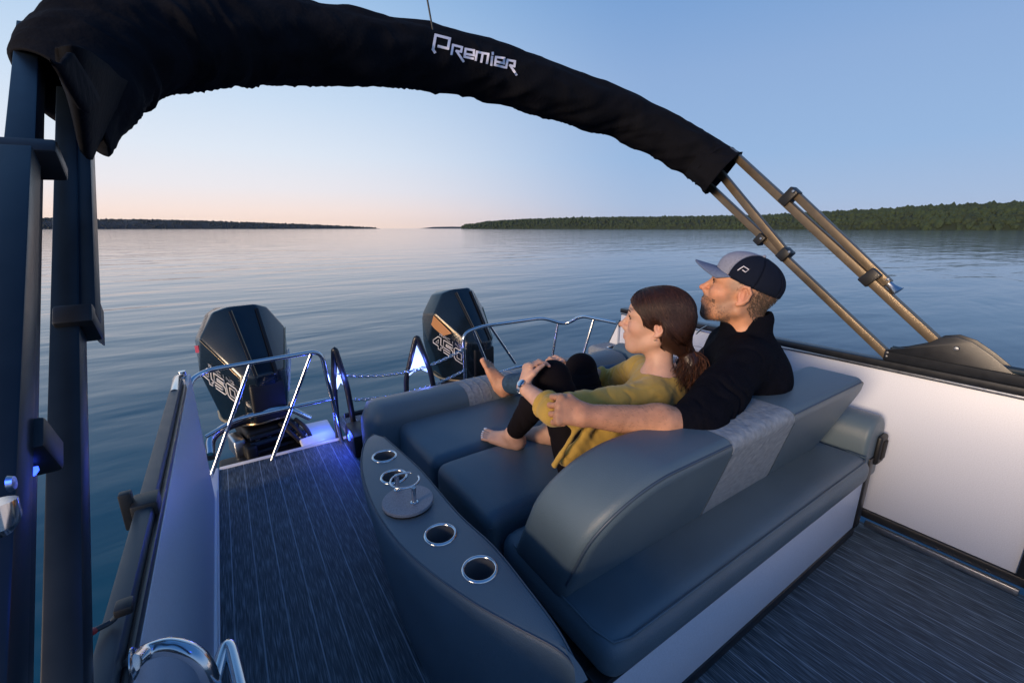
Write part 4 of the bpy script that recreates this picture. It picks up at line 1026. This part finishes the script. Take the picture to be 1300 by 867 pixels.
for a, b_, c in ((hL,kL,aL),(hR,kR,aR)): B.cap(a, b_, .075, .050, .02); B.cap(b_, c, .048, .030, .02)
# hands: left over the left knee, right clasping in front
dL = (UP*.9+RT*.25+FW*.15).normalized()
tipsL = hand(B, wwL+dL*.004, dL, -RT*.9-FW*.3+UP*.2, -FW+RT*.3, [(48,38,22),(50,40,22),(52,42,22),(54,44,26)], .92, thumb=((.8,.5,-.3),(.9,.1,-.5)))
dR = (atY(690,449,1.42)-wwR).normalized()
tipsR = hand(B, wwR, dR, (-.1,.2,1), (-.4,-.9,.1), [(16,28,18),(18,30,20),(20,32,20),(24,34,22)], .92, thumb=((.7,.6,.0),(.9,.3,-.1)))
fd, fu = Vector((-.12,.20,.0)).normalized(), Vector((0,0,1)); fdL = (Vector((.868,1.60,0))-Vector((.95,1.375,0))).normalized()
sideL = Vector((fdL.y,-fdL.x,0))
toL = foot_(B, (.945,1.352,.487), fdL, (0,0,1), sideL, .225)
B.cap(aL, Vector((.945,1.375,.525)), .032, .034, .02)
toR = foot_(B, (1.095,1.305,.487), fdL, (0,0,1), -sideL, .225); B.cap(aR, Vector((1.09,1.33,.525)), .032, .034, .02)
me = B.mesh('body'); SKW = (.68,.39,.27)
fl_ = lambda x, y, z: headW(x, y, z)
tint(me, B.V, SKW, [(fl_(.1,0,-.058), [.012,.020,.009], (.55,.20,.17), .6, WM), (fl_(.06,.042,-.02), [.03,.02,.03], (.66,.30,.22), .35, WM),
    (fl_(.112,0,-.022), [.016,.016,.014], (.68,.30,.22), .45, WM), (fl_(.083,.030,.046), [.012,.024,.0045], (.05,.025,.015), .75, WM), (fl_(.083,-.030,.046), [.012,.024,.0045], (.05,.025,.015), .75, WM),
    (fl_(.083,.031,.014), [.010,.020,.0032], (.03,.015,.01), .85, WM), (fl_(-.01,.082,.0), [.02,.02,.03], (.66,.28,.20), .4, WM),
    (tipsL[0], [.02]*3, (.70,.34,.27), .5, None), (tipsL[2], [.02]*3, (.70,.34,.27), .5, None)])
wb = link('body', me, wo, True, 'skin_w')
nails(toL, fdL, (0,0,1), sideL, wb); nails(toR, fdL, (0,0,1), -sideL, wb)
for y in (1,-1):
    bm = bmesh.new(); bmesh.ops.create_uvsphere(bm, u_segments=16, v_segments=10, radius=.0128); bmesh.ops.translate(bm, verts=bm.verts, vec=Vector(headW(.0735,.031*y,.0095))); e_ = bm_done(bm, 'eye', 'eye', wb)
    bm = bmesh.new(); bmesh.ops.create_uvsphere(bm, u_segments=12, v_segments=8, radius=.0062); bmesh.ops.translate(bm, verts=bm.verts, vec=Vector(headW(.0825,.0315*y,.0095))); bm_done(bm, 'iris', 'iris', e_)
bm = bmesh.new(); bmesh.ops.create_uvsphere(bm, u_segments=12, v_segments=8, radius=.0032); bmesh.ops.translate(bm, verts=bm.verts, vec=Vector(headW(-.004,.086,-.041))); bm_done(bm, 'earring', 'gold', wb)
def features(par, tree, HW, sc, hairm, brow_r):
    def snap(x, y, z, o_):
        h, nn, _, _ = tree.find_nearest(Vector(HW(x, y, z))); return h+nn*o_
    for y in (1,-1):
        tube('eyebrow', smooth_path([snap(.098,.012*y,.033,.0005), snap(.096,.024*y,.038,.0008), snap(.088,.038*y,.037,.0008), snap(.076,.050*y,.030,.0002)], 4), [brow_r*sc*v for v in (.5,.6,.75,.9,1,1,1,1,.9,.8,.6,.4,.2)], hairm, par, 6)
        tube('eyelashes', smooth_path([snap(.092,.018*y,.013,.0012), snap(.093,.030*y,.0165,.0018), snap(.086,.044*y,.011,.0012)], 5), .0013*sc, 'brow', par, 6)
        bm = lathe_bm([(0,.0006),(.0032,.0004),(.0046,0)], snap(.0885,.031*y,.0095,.0008), 14, tuple(Vector(HW(.2,.05*y,.01))-Vector(HW(.08,.03*y,.01)))); bm_done(bm, 'pupil', 'iris', par)
wtree = BVHTree.FromPolygons([Vector(v) for v in B.V], [tuple(p.vertices) for p in wb.data.polygons])
features(wb, wtree, headW, ws, 'brow', .0020)
# leggings
G_ = Sdf((.78,.80,.46), (1.50,1.62,1.0), .0050)
for a, b_, c, ph in ((hL,kL,aL,.4),(hR,kR,aR,1.9)):
    G_.cap(a, b_, .094, .062, .03, fold=(.0035,9,ph)); G_.cap(b_, b_.lerp(c, .42), .060, .057, .02, fold=(.003,5,ph)); G_.cap(b_.lerp(c, .42), b_.lerp(c, .90), .057, .040, .02, fold=(.003,6,ph))
    G_.cap(b_+Vector((-.004,.0,.004)), b_+Vector((-.012,.01,-.012)), .060, .058, .02)
G_.ell((hL+hR)/2+Vector((.02,-.01,.02)), (.15,.13,.125), None, .05)
lg = link('leggings', G_.mesh('leggings'), wo, True, 'leggings')
# shirt
T_ = Sdf((.70,.76,.46), (1.62,1.52,1.0), .0046)
hc = (hL+hR)/2
T_.cap(hc+Vector((.05,-.03,.05)), wneck-Vector((.0,.0,.10)), .120, .118, .05, fold=(.010,6,.7))
T_.cap(wneck+Vector((-.01,-.01,-.045)), wsL+Vector((.0,.01,.0)), .064, .060, .05, fold=(.004,3,.3)); T_.cap(wneck+Vector((.0,.0,-.045)), wsR, .064, .060, .05, fold=(.004,3,1.3))
cuL = weL.lerp(wwL, .16); cuR = weR.lerp(wwR, .22)
T_.cap(wsL, wsL.lerp(weL,.45), .062, .054, .025, fold=(.007,3,1.0)); T_.cap(wsL.lerp(weL,.45), weL, .054, .050, .02, fold=(.009,7,1.4)); T_.cap(weL, cuL, .050, .045, .015, fold=(.006,3,.3))
T_.cap(wsR, weR, .060, .052, .025, fold=(.009,9,.4)); T_.cap(weR, cuR, .050, .046, .015, fold=(.006,3,1.1))
# hem hanging over the hip and thigh
for k_, (x, y) in enumerate(((715,586),(728,575),(742,566),(758,556),(776,548))):
    b_ = atY(x, y, .985-.012*k_); T_.cap(hc.lerp(wneck, .42)+Vector((-.03+.014*k_,-.075,-.02)), b_, .046, .012+.004*k_, .05)
T_.cap(hc+Vector((.02,-.04,.06)), hc+Vector((.0,-.06,.03)), .11, .095, .05)
for (x0_, y0_, x1_, y1_, r_) in ((735,540,704,590,.012),(752,538,722,584,.014),(775,536,762,560,.018),(800,535,800,552,.014)):
    T_.cap(atY(x0_,y0_,.945), atY(x1_,y1_,.96), r_*.6, r_, .045)
# neckline and cuffs cut clean
T_.cap(wneck+Vector(WM@np.array((.0,0,.03))), wneck+Vector(WM@np.array((.004,0,-.022))), .070, .052, .008, neg=True)
T_.wrinkle(.007, 24, 4); T_.wrinkle(.003, 50, 9)
cuffs_ = []
for p_, q_, cc in ((weL, wwL, cuL), (weR, wwR, cuR)):
    dw = (q_-p_).normalized(); sl, P_ = T_.sub(cc-Vector((.09,.09,.09)), cc+Vector((.09,.09,.09)), 0); T_.f[sl] = np.maximum(T_.f[sl], ((P_-np.array(cc+dw*.022))@np.array(dw)).astype(np.float32))
for p_, q_, cc in ((weL, wwL, cuL), (weR, wwR, cuR)):
    dw = (q_-p_).normalized(); u = dw.orthogonal().normalized(); v = dw.cross(u)
    for k_ in range(20):
        a, b2 = 2*math.pi*k_/20, 2*math.pi*(k_+1)/20; T_.cap(cc+dw*.014+(u*math.cos(a)+v*math.sin(a))*.041, cc+dw*.014+(u*math.cos(b2)+v*math.sin(b2))*.041, .0095, None, .006)
sm = T_.mesh('shirt'); sh = link('shirt', sm, wo, True, 'shirt')
def cuff(name, p, d, r, m_, par, tube_r=.004):
    d = Vector(d).normalized(); u = d.orthogonal().normalized(); v = d.cross(u); bm = tube_bm([Vector(p)+(u*math.cos(a)+v*math.sin(a))*r for a in [2*math.pi*k/28 for k in range(28)]], tube_r, 8, closed=True); return bm_done(bm, name, m_, par)
# watch: links round the left wrist
wp = weL.lerp(wwL, .93); wd = (wwL-weL).normalized(); u = wd.orthogonal().normalized(); v = wd.cross(u)
wt = bm_done(lathe_bm([(.0245,-.0085),(.0262,-.0085),(.0266,0),(.0262,.0085),(.0245,.0085)], wp, 36, tuple(wd)), 'wristwatch', 'alu', wo)
for k in range(18):
    a = 2*math.pi*k/18; c = wp+(u*math.cos(a)+v*math.sin(a))*.0275; tn = (-u*math.sin(a)+v*math.cos(a)); bm = beam_bm(c-wd*.0085, c+wd*.0085, .0072, .0035, tuple((c-wp).normalized()), .0008, seg=1); bm_done(bm, 'watch_link', 'chrome', wt)
fcn = (Vector((-.6,-.3,.75))-wd*Vector((-.6,-.3,.75)).dot(wd)).normalized()
bm_done(lathe_bm([(0,.0075),(.0125,.0075),(.0150,.006),(.0155,.001),(.0155,0)], wp+fcn*.0262, 28, tuple(fcn)), 'watch_case', 'chrome', wt)
# hair: cap of hair parted in the middle, swept back over the ears into a low ponytail
Hs = Sdf(tuple(WH-Vector((.25,.25,.26))), tuple(WH+Vector((.24,.22,.16))), .0040)
W = lambda x, y, z: WH+Vector(WM@(np.array((x, y, z))*ws))
Hs.ell(W(-.022,0,.036), (.103*ws,.086*ws,.094*ws), WM, .02); Hs.ell(W(-.055,0,-.012), (.070,.080,.085), WM, .03)
for y in (1,-1):
    Hs.ell(W(.010,.050*y,.050), (.070,.036,.060), WM, .02); Hs.ell(W(-.048,.048*y,-.018), (.050,.038,.056), WM, .03)
    Hs.cap(W(-.03,.066*y,-.005), W(-.085,.030*y,-.070), .026, .028, .03)
Hs.ell(W(.034,0,.056), (.066,.072,.064), WM, .02)
Hs.ell(W(.080,0,.012), (.062,.10,.052), WM, .010, True)                       # forehead stays clear
Hs.ell(W(.108,0,-.025), (.085,.12,.098), WM, .010, True)
for y in (1,-1): Hs.ell(W(-.006,.098*y,-.008), (.026,.034,.036), WM, .008, True)
Hs.ell(W(.03,.08,-.06), (.065,.05,.06), WM, .01, True); Hs.ell(W(.03,-.08,-.06), (.065,.05,.06), WM, .01, True)
Hs.cap(W(-.090,0,-.060), W(-.118,.004,-.098), .036, .028, .02); 
tail = [W(-.112,.004,-.092), W(-.132,.014,-.120), W(-.134,.022,-.148), W(-.126,.030,-.172)]
for (a, b_), (r0, r1) in zip(zip(tail, tail[1:]), ((.026,.032),(.032,.026),(.026,.012))): Hs.cap(a, b_, r0, r1, .015, fold=(.004,3,r0*50))
hm = Hs.mesh('hair'); hair = link('hair', hm, wo, True, 'hair')
htree = BVHTree.FromPolygons([Vector(v) for v in Hs.V], [tuple(p.vertices) for p in hm.polygons])
rs = random.Random(11); roots = []
for i in range(3200):
    y0 = rs.uniform(-.07,.07); side = 1 if y0 > 0 else -1; x0 = rs.uniform(-.10,.088); z0 = .13
    h_, nn, _, _ = htree.ray_cast(W(x0, y0, .16), Vector(WM@np.array((0,0,-1.))))
    if h_ is None: continue
    p = h_.copy(); tgt = W(-.098, .010*side, -.078); q = []
    for j in range(13):
        hh, nn, _, dd = htree.find_nearest(p)
        if hh is None: break
        q.append(hh+nn*(.0018+.0022*rs.random())); dv = (tgt-hh); 
        if dv.length < .02: break
        down = Vector(WM@np.array((-.25,.30*side,-1.0)))*max(0, 1-j/6.); dv = dv.normalized()+down*1.2; dv = dv-nn*dv.dot(nn); p = hh+dv.normalized()*.0175+Vector((rs.gauss(0,1),rs.gauss(0,1),rs.gauss(0,1)))*.0006
    if len(q) > 4: roots.append(q)
tag(strands('hair_strands', roots[::2]+roots[1::4], .0011, 'hair', hair), kind='stuff'); tag(strands('hair_highlights', roots[3::4], .0009, 'hair_mid', hair), kind='stuff')
roots = []
for i in range(620):
    o_ = Vector((rs.gauss(0,1),rs.gauss(0,1),rs.gauss(0,1)))*.013; c_ = Vector((rs.gauss(0,1),rs.gauss(0,1),rs.gauss(0,.6)))*.014; q = [tail[0]+o_*.6]
    for j in (1,2,3): q.append(tail[j]+o_*(1.0+.25*j)+c_*(j/3)**1.5)
    q.append(tail[3]+(tail[3]-tail[2])*rs.uniform(.1,.9)+c_*1.4+o_)
    roots.append(smooth_path(q, 4))
o = strands('ponytail_strands', roots[:330], .0009, 'hair', hair); o['kind'] = 'stuff'
o = strands('ponytail_strands', roots[330:], .0009, 'hair_lit', hair); o['kind'] = 'stuff'

# ---- man ----
ma = empty('person', (1.80,1.10,.48), 'man in black fleece and cap with his arm round the woman on the lounge', 'person')
MH = atY(940,371,.86); MM = basis(hd(-27,14), (0,0,1)); ms = 1.13
mneck = atY(948,426,.835); msL = Vector((1.515,.770,.935)); msR = Vector((1.79,.98,.915))
meL = Vector(atY(884,541,.705)); mwL = atY(742,527,.865); mhip = Vector((1.84,1.12,.60))
mfk = atY(700,520,1.55)
mah = Vector((1.195,1.80,.600))
B = Sdf((.62,.62,.46), (2.12,2.02,1.34), .0038)
headM = head(B, MH, MM, 'm', ms)
B.cap(MH+Vector(MM@np.array((-.030,0,-.050))), mneck, .062, .066, .03)
for s_ in (msL, msR): B.cap(mneck-Vector((0,0,.03)), s_, .06, .055, .05)
B.cap(mneck-Vector((0,0,.12)), mhip, .125, .12, .06); B.cap(msL, meL, .050, .044, .03)
fm = meL.lerp(mwL, .35); B.cap(meL, fm, .052, .053, .03); B.cap(fm, mwL, .053, .0330, .03)
B.cap(msR, (1.97,1.15,.73), .05, .045, .03); B.cap((1.97,1.15,.73), (1.95,1.38,.66), .042, .03, .02)
hand(B, (1.95,1.38,.66), (-.3,.9,-.1), (0,0,1), (-1,0,0), [(20,25,15)]*4, 1.05)
for off_ in (0, .16):
    a, b_, c = mhip+Vector((-.06+off_,-.02,0)), Vector((1.50+off_,1.50,.62)), mah+Vector((off_,.0,0)); B.cap(a, b_, .08, .058, .03); B.cap(b_, c, .055, .034, .03)
# left hand gripping her upper arm: knuckles towards the left, fingers curled down and round
hdv = (atY(700,520,.93)-mwL).normalized()
tM = hand(B, mwL-hdv*.012, hdv+Vector((0,.0,.04)), (-.45,-.80,.55), (.2,.45,.85), [(52,58,40),(58,62,42),(62,66,42),(68,68,44)], 1.10, thumb=((.85,.35,-.25),(.95,-.05,-.45)), spread=.05)
ft_u = Vector((-.55,-.45,.25)).normalized()
# left foot: heel on the bolster, toes up
ftd = (Vector(atY(620,458,1.93))-Vector(atY(637,500,1.84))).normalized(); legd = (mah-Vector((1.50,1.50,.62))).normalized()
fu_ = (RT*.9-FW*.45); fu_ = (fu_-ftd*fu_.dot(ftd)).normalized(); fs_ = ftd.cross(fu_)
toM = foot_(B, Vector(atY(634,506,1.86)), ftd, fu_, -fs_ if (-fs_).dot(Vector((-1,0,0))) > 0 else fs_, .225, sc=1.08)
sdm = (-fs_ if (-fs_).dot(Vector((-1,0,0))) > 0 else fs_)
B.cap(mah, Vector(atY(648,493,1.87)), .042, .040, .02)
B.wrinkle(.0006, 160, 2)
me = B.mesh('body'); f2 = headM; SKM = (.60,.29,.165)
tint(me, B.V, SKM, [(f2(.095,0,-.06), [.016,.022,.011], (.44,.19,.14), .6, MM), (f2(.108,0,-.02), [.024,.02,.02], (.56,.22,.15), .6, MM),
    (f2(.055,.05,-.012), [.035,.03,.03], (.56,.25,.165), .5, MM), (f2(.080,.0,-.092), [.028,.042,.022], (.20,.165,.145), .75, MM), (f2(.02,.07,.022), [.028,.02,.020], (.22,.18,.15), .6, MM), (f2(.095,.0,-.042), [.014,.028,.006], (.22,.17,.14), .7, MM),
    (f2(.02,.058,-.055), [.05,.025,.035], (.30,.19,.14), .65, MM), (f2(.025,.07,-.012), [.012,.02,.022], (.26,.18,.14), .45, MM),
    (f2(.080,.031,.045), [.014,.024,.005], (.08,.05,.04), .9, MM), (f2(.082,.032,.014), [.010,.020,.0035], (.06,.03,.02), .8, MM),
    (f2(-.01,.085,.0), [.022,.02,.034], (.58,.24,.17), .55, MM), (f2(-.055,.05,.0), [.040,.05,.060], (.17,.125,.10), .75, MM), (f2(-.0,.07,.050), [.035,.03,.022], (.24,.18,.14), .6, MM), (f2(-.06,0,-.02), [.06,.07,.06], (.13,.10,.085), .6, MM),
    (mwL, [.06]*3, (.55,.25,.155), .4, None)])
mb = link('body', me, ma, True, 'skin_m')
nails(toM, ftd, fu_, sdm, mb, 'skin_m')
for b2 in mb.children: b2.data.color_attributes.new('tint','FLOAT_COLOR','POINT').data.foreach_set('color', [c for _ in b2.data.vertices for c in (.62,.36,.28,1)])
for y in (1,-1):
    bm = bmesh.new(); bmesh.ops.create_uvsphere(bm, u_segments=16, v_segments=10, radius=.0133); bmesh.ops.translate(bm, verts=bm.verts, vec=Vector(headM(.0735,.031*y,.0095))); e_ = bm_done(bm, 'eye', 'eye', mb)
    bm = bmesh.new(); bmesh.ops.create_uvsphere(bm, u_segments=12, v_segments=8, radius=.0066); bmesh.ops.translate(bm, verts=bm.verts, vec=Vector(headM(.0822,.0315*y,.0095))); bm_done(bm, 'iris', 'iris', e_)
# fine hair on the forearm
roots = []
for i in range(700):
    a_ = rs.random(); c_ = meL.lerp(mwL, .12+.86*a_); dv = Vector((rs.gauss(0,1),rs.gauss(0,1),rs.gauss(0,1))).normalized()
    btr0 = None; roots.append((c_, dv))
# short beard, brows and lashes
btree = BVHTree.FromPolygons([Vector(v) for v in B.V], [tuple(p.vertices) for p in me.polygons]); features(mb, btree, headM, ms, 'brow', .0030)
fh = []; ax_ = (mwL-meL).normalized()
for c_, dv in roots:
    hh, nn, _, dd = btree.find_nearest(c_+dv*.06)
    if hh is None or (hh-c_).length > .08: continue
    t_ = (ax_+nn*.35+Vector((rs.gauss(0,1),rs.gauss(0,1),rs.gauss(0,1)))*.35).normalized(); fh.append([hh-nn*.0003, hh+nn*.0008+t_*.004, hh+nn*.0010+t_*.009])
tag(strands('arm_hair', fh, .0002, 'brow', mb), kind='stuff')
roots = []
for i in range(0):
    a = rs.uniform(-1,1); x, z = rs.uniform(.06,.085), rs.uniform(-.110,-.080); p = Vector(headM(x+.02, a*.030, z)); hh, nn, _, dd = btree.find_nearest(p)
    if dd < .035: roots.append([hh, hh+nn*.0012+Vector((0,0,-.001)), hh+nn*.0018+Vector((0,0,-.0025))])
pass
roots = []
for i in range(9000):
    x, y, z = rs.uniform(.0,.125), rs.uniform(-.07,.07), rs.uniform(-.125,-.038); p = Vector(headM(x, y, z)); hh, nn, _, dd = btree.find_nearest(p)
    lc = MM.T@np.array(hh-MH)/ms; dens = 1. if (lc[0] > .060 and (lc[2] < -.072 or -.050 < lc[2] < -.038)) else .30 if lc[2] < -.05-.0*lc[0] else .0
    if dd < .02 and rs.random() < dens and not (lc[0] > .088 and -.070 < lc[2] < -.050): roots.append([hh-nn*.0005, hh+nn*.0014+Vector((0,0,-.001)), hh+nn*.0020+Vector((0,0,-.003))])
tag(strands('beard', roots, .00042, 'beard', mb), kind='stuff')
roots = []
for i in range(3600):
    a = rs.uniform(0, 1); x, y, z = rs.uniform(-.12,.03), rs.uniform(.0,.09), rs.uniform(-.065,.05); p = Vector(headM(x, y, z)); hh, nn, _, dd = btree.find_nearest(p)
    lc = MM.T@np.array(hh-MH)/ms
    if dd < .03 and not (-.034 < lc[0] < .012 and lc[2] < .036 and lc[1] > .060) and lc[0] < .016-max(0,.02-lc[2])*.9: roots.append([hh-nn*.001, hh+nn*.0025+Vector((0,0,-.003)), hh+nn*.0035+Vector((0,0,-.006))])
tag(strands('cropped_hair', roots, .0005, 'stubble', mb), kind='stuff')
# jacket
Jk = Sdf((1.0,.56,.50), (2.24,1.40,1.12), .0052)
Jk.cap(mhip+Vector((.0,-.02,.02)), mneck-Vector((.0,.0,.17)), .165, .175, .06, fold=(.008,5,.2))
Jk.cap(mneck-Vector((0,0,.065)), msL+Vector((.02,.01,-.01)), .088, .088, .06, fold=(.004,2,.5)); Jk.cap(mneck-Vector((0,0,.065)), msR-Vector((.01,.01,.01)), .088, .088, .06, fold=(.004,2,1.5))
um = msL.lerp(meL, .5)
Jk.cap(msL, um, .082, .077, .04, fold=(.007,3,.9)); Jk.cap(um, meL+Vector((.004,.004,.004)), .077, .074, .03, fold=(.013,5,.6))
cf = meL.lerp(mwL, .14); Jk.cap(meL, cf, .070, .060, .03, fold=(.006,3,1.7))
Jk.cap(msR, (1.97,1.15,.74), .082, .078, .04, fold=(.008,5,.3)); Jk.cap((1.97,1.15,.74), (1.99,1.30,.69), .075, .065, .03, fold=(.008,4,1.3))
# stand collar
Jk.cap(mneck+Vector((.0,.0,-.03)), mneck+Vector(MM@np.array((.006,0,.062))), .086, .074, .02)
Jk.cap(mneck+Vector(MM@np.array((.03,0,-.01))), mneck+Vector(MM@np.array((.050,0,.040))), .070, .060, .02)
Jk.cap(mneck+Vector(MM@np.array((.012,0,.035))), mneck+Vector(MM@np.array((.032,0,.17))), .060, .068, .012, neg=True)
fw_ = (mwL-meL).normalized(); sl, P_ = Jk.sub(cf-Vector((.12,.12,.12)), cf+Vector((.12,.12,.12)), 0)
Jk.wrinkle(.004, 22, 8)
dcut = ((P_-np.array(cf+fw_*.035))@np.array(fw_)).astype(np.float32); Jk.f[sl] = np.maximum(Jk.f[sl], dcut)
jk = link('jacket', Jk.mesh('jacket'), ma, True, 'jacket')
zt = tube('collar_zip', [headM(.055,.030,-.135), headM(.070,.025,-.155), headM(.078,.02,-.175)], .003, 'alu', jk, 8)
# jeans
Jn = Sdf((1.0,.88,.46), (2.2,2.0,.80), .0058)
for off_, ph in ((0,.3),(.16,1.7)):
    a, b_, c = mhip+Vector((-.06+off_,-.02,0)), Vector((1.50+off_,1.50,.62)), mah+Vector((off_,0,0)); Jn.cap(a, b_, .100, .075, .04, fold=(.006,6,ph)); Jn.cap(b_, b_.lerp(c,1.0), .074, .054, .03, fold=(.008,7,ph))
link('jeans', Jn.mesh('jeans'), ma, True, 'denim')
# cap: crown in panels, curved peak
cap_c = Vector(headM(-.010,0,.048)); th = R(-10)
MC = MM@np.array(Matrix.Rotation(th, 3, 'Y'))
WC = lambda x, y, z: cap_c+Vector(MC@np.array((x, y, z)))
def crown_pt(a, e, off_=0):
    # a around (0=front), e 0..90 elevation
    ca, sa, ce, se = math.cos(a), math.sin(a), math.cos(e), math.sin(e)
    rx = .122 if ca > 0 else .122; ry = .089; rz = .088
    f_ = 1+.06*max(0,ca)**2*math.sin(2*e)*1.2
    return WC((rx*ca*ce*f_)+(0), ry*sa*ce*f_, rz*se*(1+.10*max(0,ca)*ce)+0)+ (WC(ca*ce,sa*ce,se)-cap_c)*off_
def crown_panel(a0, a1, name, m_, par, e0=-.14, off_=0):
    na, ne = 14, 16; bm = bmesh.new(); g_ = []
    for i in range(na+1):
        row = []
        for j in range(ne+1):
            u = i/na; a = a0+(a1-a0)*u; e = e0+(math.pi/2-e0)*j/ne; gv = -.0014*(1 if i in (0, na) else 0)
            p = crown_pt(a, max(e,0), off_+gv)
            if e < 0: p += WC(0,0,1)*0+ (WC(0,0,e*.12)-cap_c)
            row.append(bm.verts.new(p))
        g_.append(row)
    for i in range(na):
        for j in range(ne): bm.faces.new((g_[i][j], g_[i+1][j], g_[i+1][j+1], g_[i][j+1]))
    bmesh.ops.remove_doubles(bm, verts=bm.verts, dist=1e-5)
    o = bm_done(bm, name, m_, par, sharp=0); md = o.modifiers.new('t', 'SOLIDIFY'); md.thickness = .0025; md.offset = -1; return o
cp = crown_panel(-R(54), R(54), 'cap', 'cap_grey', ma)
ang = [54, 102, 150, 210, 258, 306]
for a0, a1 in zip(ang, ang[1:]): crown_panel(R(a0), R(a1), 'cap_panel', 'cap_mesh', cp)
for a_ in (54, 102, 150, -54, -102):
    tube('cap_seam', [crown_pt(R(a_), R(e), .0006) for e in range(0, 88, 6)], .0009, 'cap_brim' if abs(a_) == 54 else 'cap_mesh', cp, 5)
bm = bmesh.new(); bmesh.ops.create_uvsphere(bm, u_segments=12, v_segments=6, radius=.007); bmesh.ops.translate(bm, verts=bm.verts, vec=crown_pt(0, R(90), .001)); bm_done(bm, 'cap_button', 'cap_grey', cp)
bm = bmesh.new(); gA = []
for i in range(25):
    a = R(-62+124*i/24); row = []
    for j in range(9):
        t_ = j/8; p0 = Vector((.119*math.cos(a), .088*math.sin(a), -.003)); ext = .082*math.cos(a*1.25)**.38 if abs(a*1.25) < R(90) else 0
        x = p0.x+ext*t_; y = p0.y*(1+.02*t_); z = -.006-.55*(y/.09)**2*.035*(.35+t_)-.012*t_
        row.append(bm.verts.new(WC(x, y, z)))
    gA.append(row)
for A_, B2 in zip(gA, gA[1:]):
    for j in range(8): bm.faces.new((A_[j], A_[j+1], B2[j+1], B2[j]))
pk = bm_done(bm, 'cap_peak', 'cap_brim', cp, sharp=0); md = pk.modifiers.new('t', 'SOLIDIFY'); md.thickness = .004
# letter mark on the left side panel
bm = bmesh.new(); bmesh.ops.delete(bm, geom=[], context='VERTS')
def onc(u, v, off_=.0022): return crown_pt(R(73)+u*.011/.09*1.0, R(17)+v*.011/.09, off_)
Lm = [(.1,-.95),(-.75+.9,.55)]
stk = [(-.85,-.15),(-.55,.85),(.75,.70),(.55,-.30),(-.25,-.15)]
tube_bm([onc(u*1.15, v*1.15) for u, v in stk], .0016, 6, bm); tube_bm([onc(-.55*1.15,.85*1.15), onc(-1.15,-.95)], .0016, 6, bm)
bm_done(bm, 'cap_logo', 'print', cp)
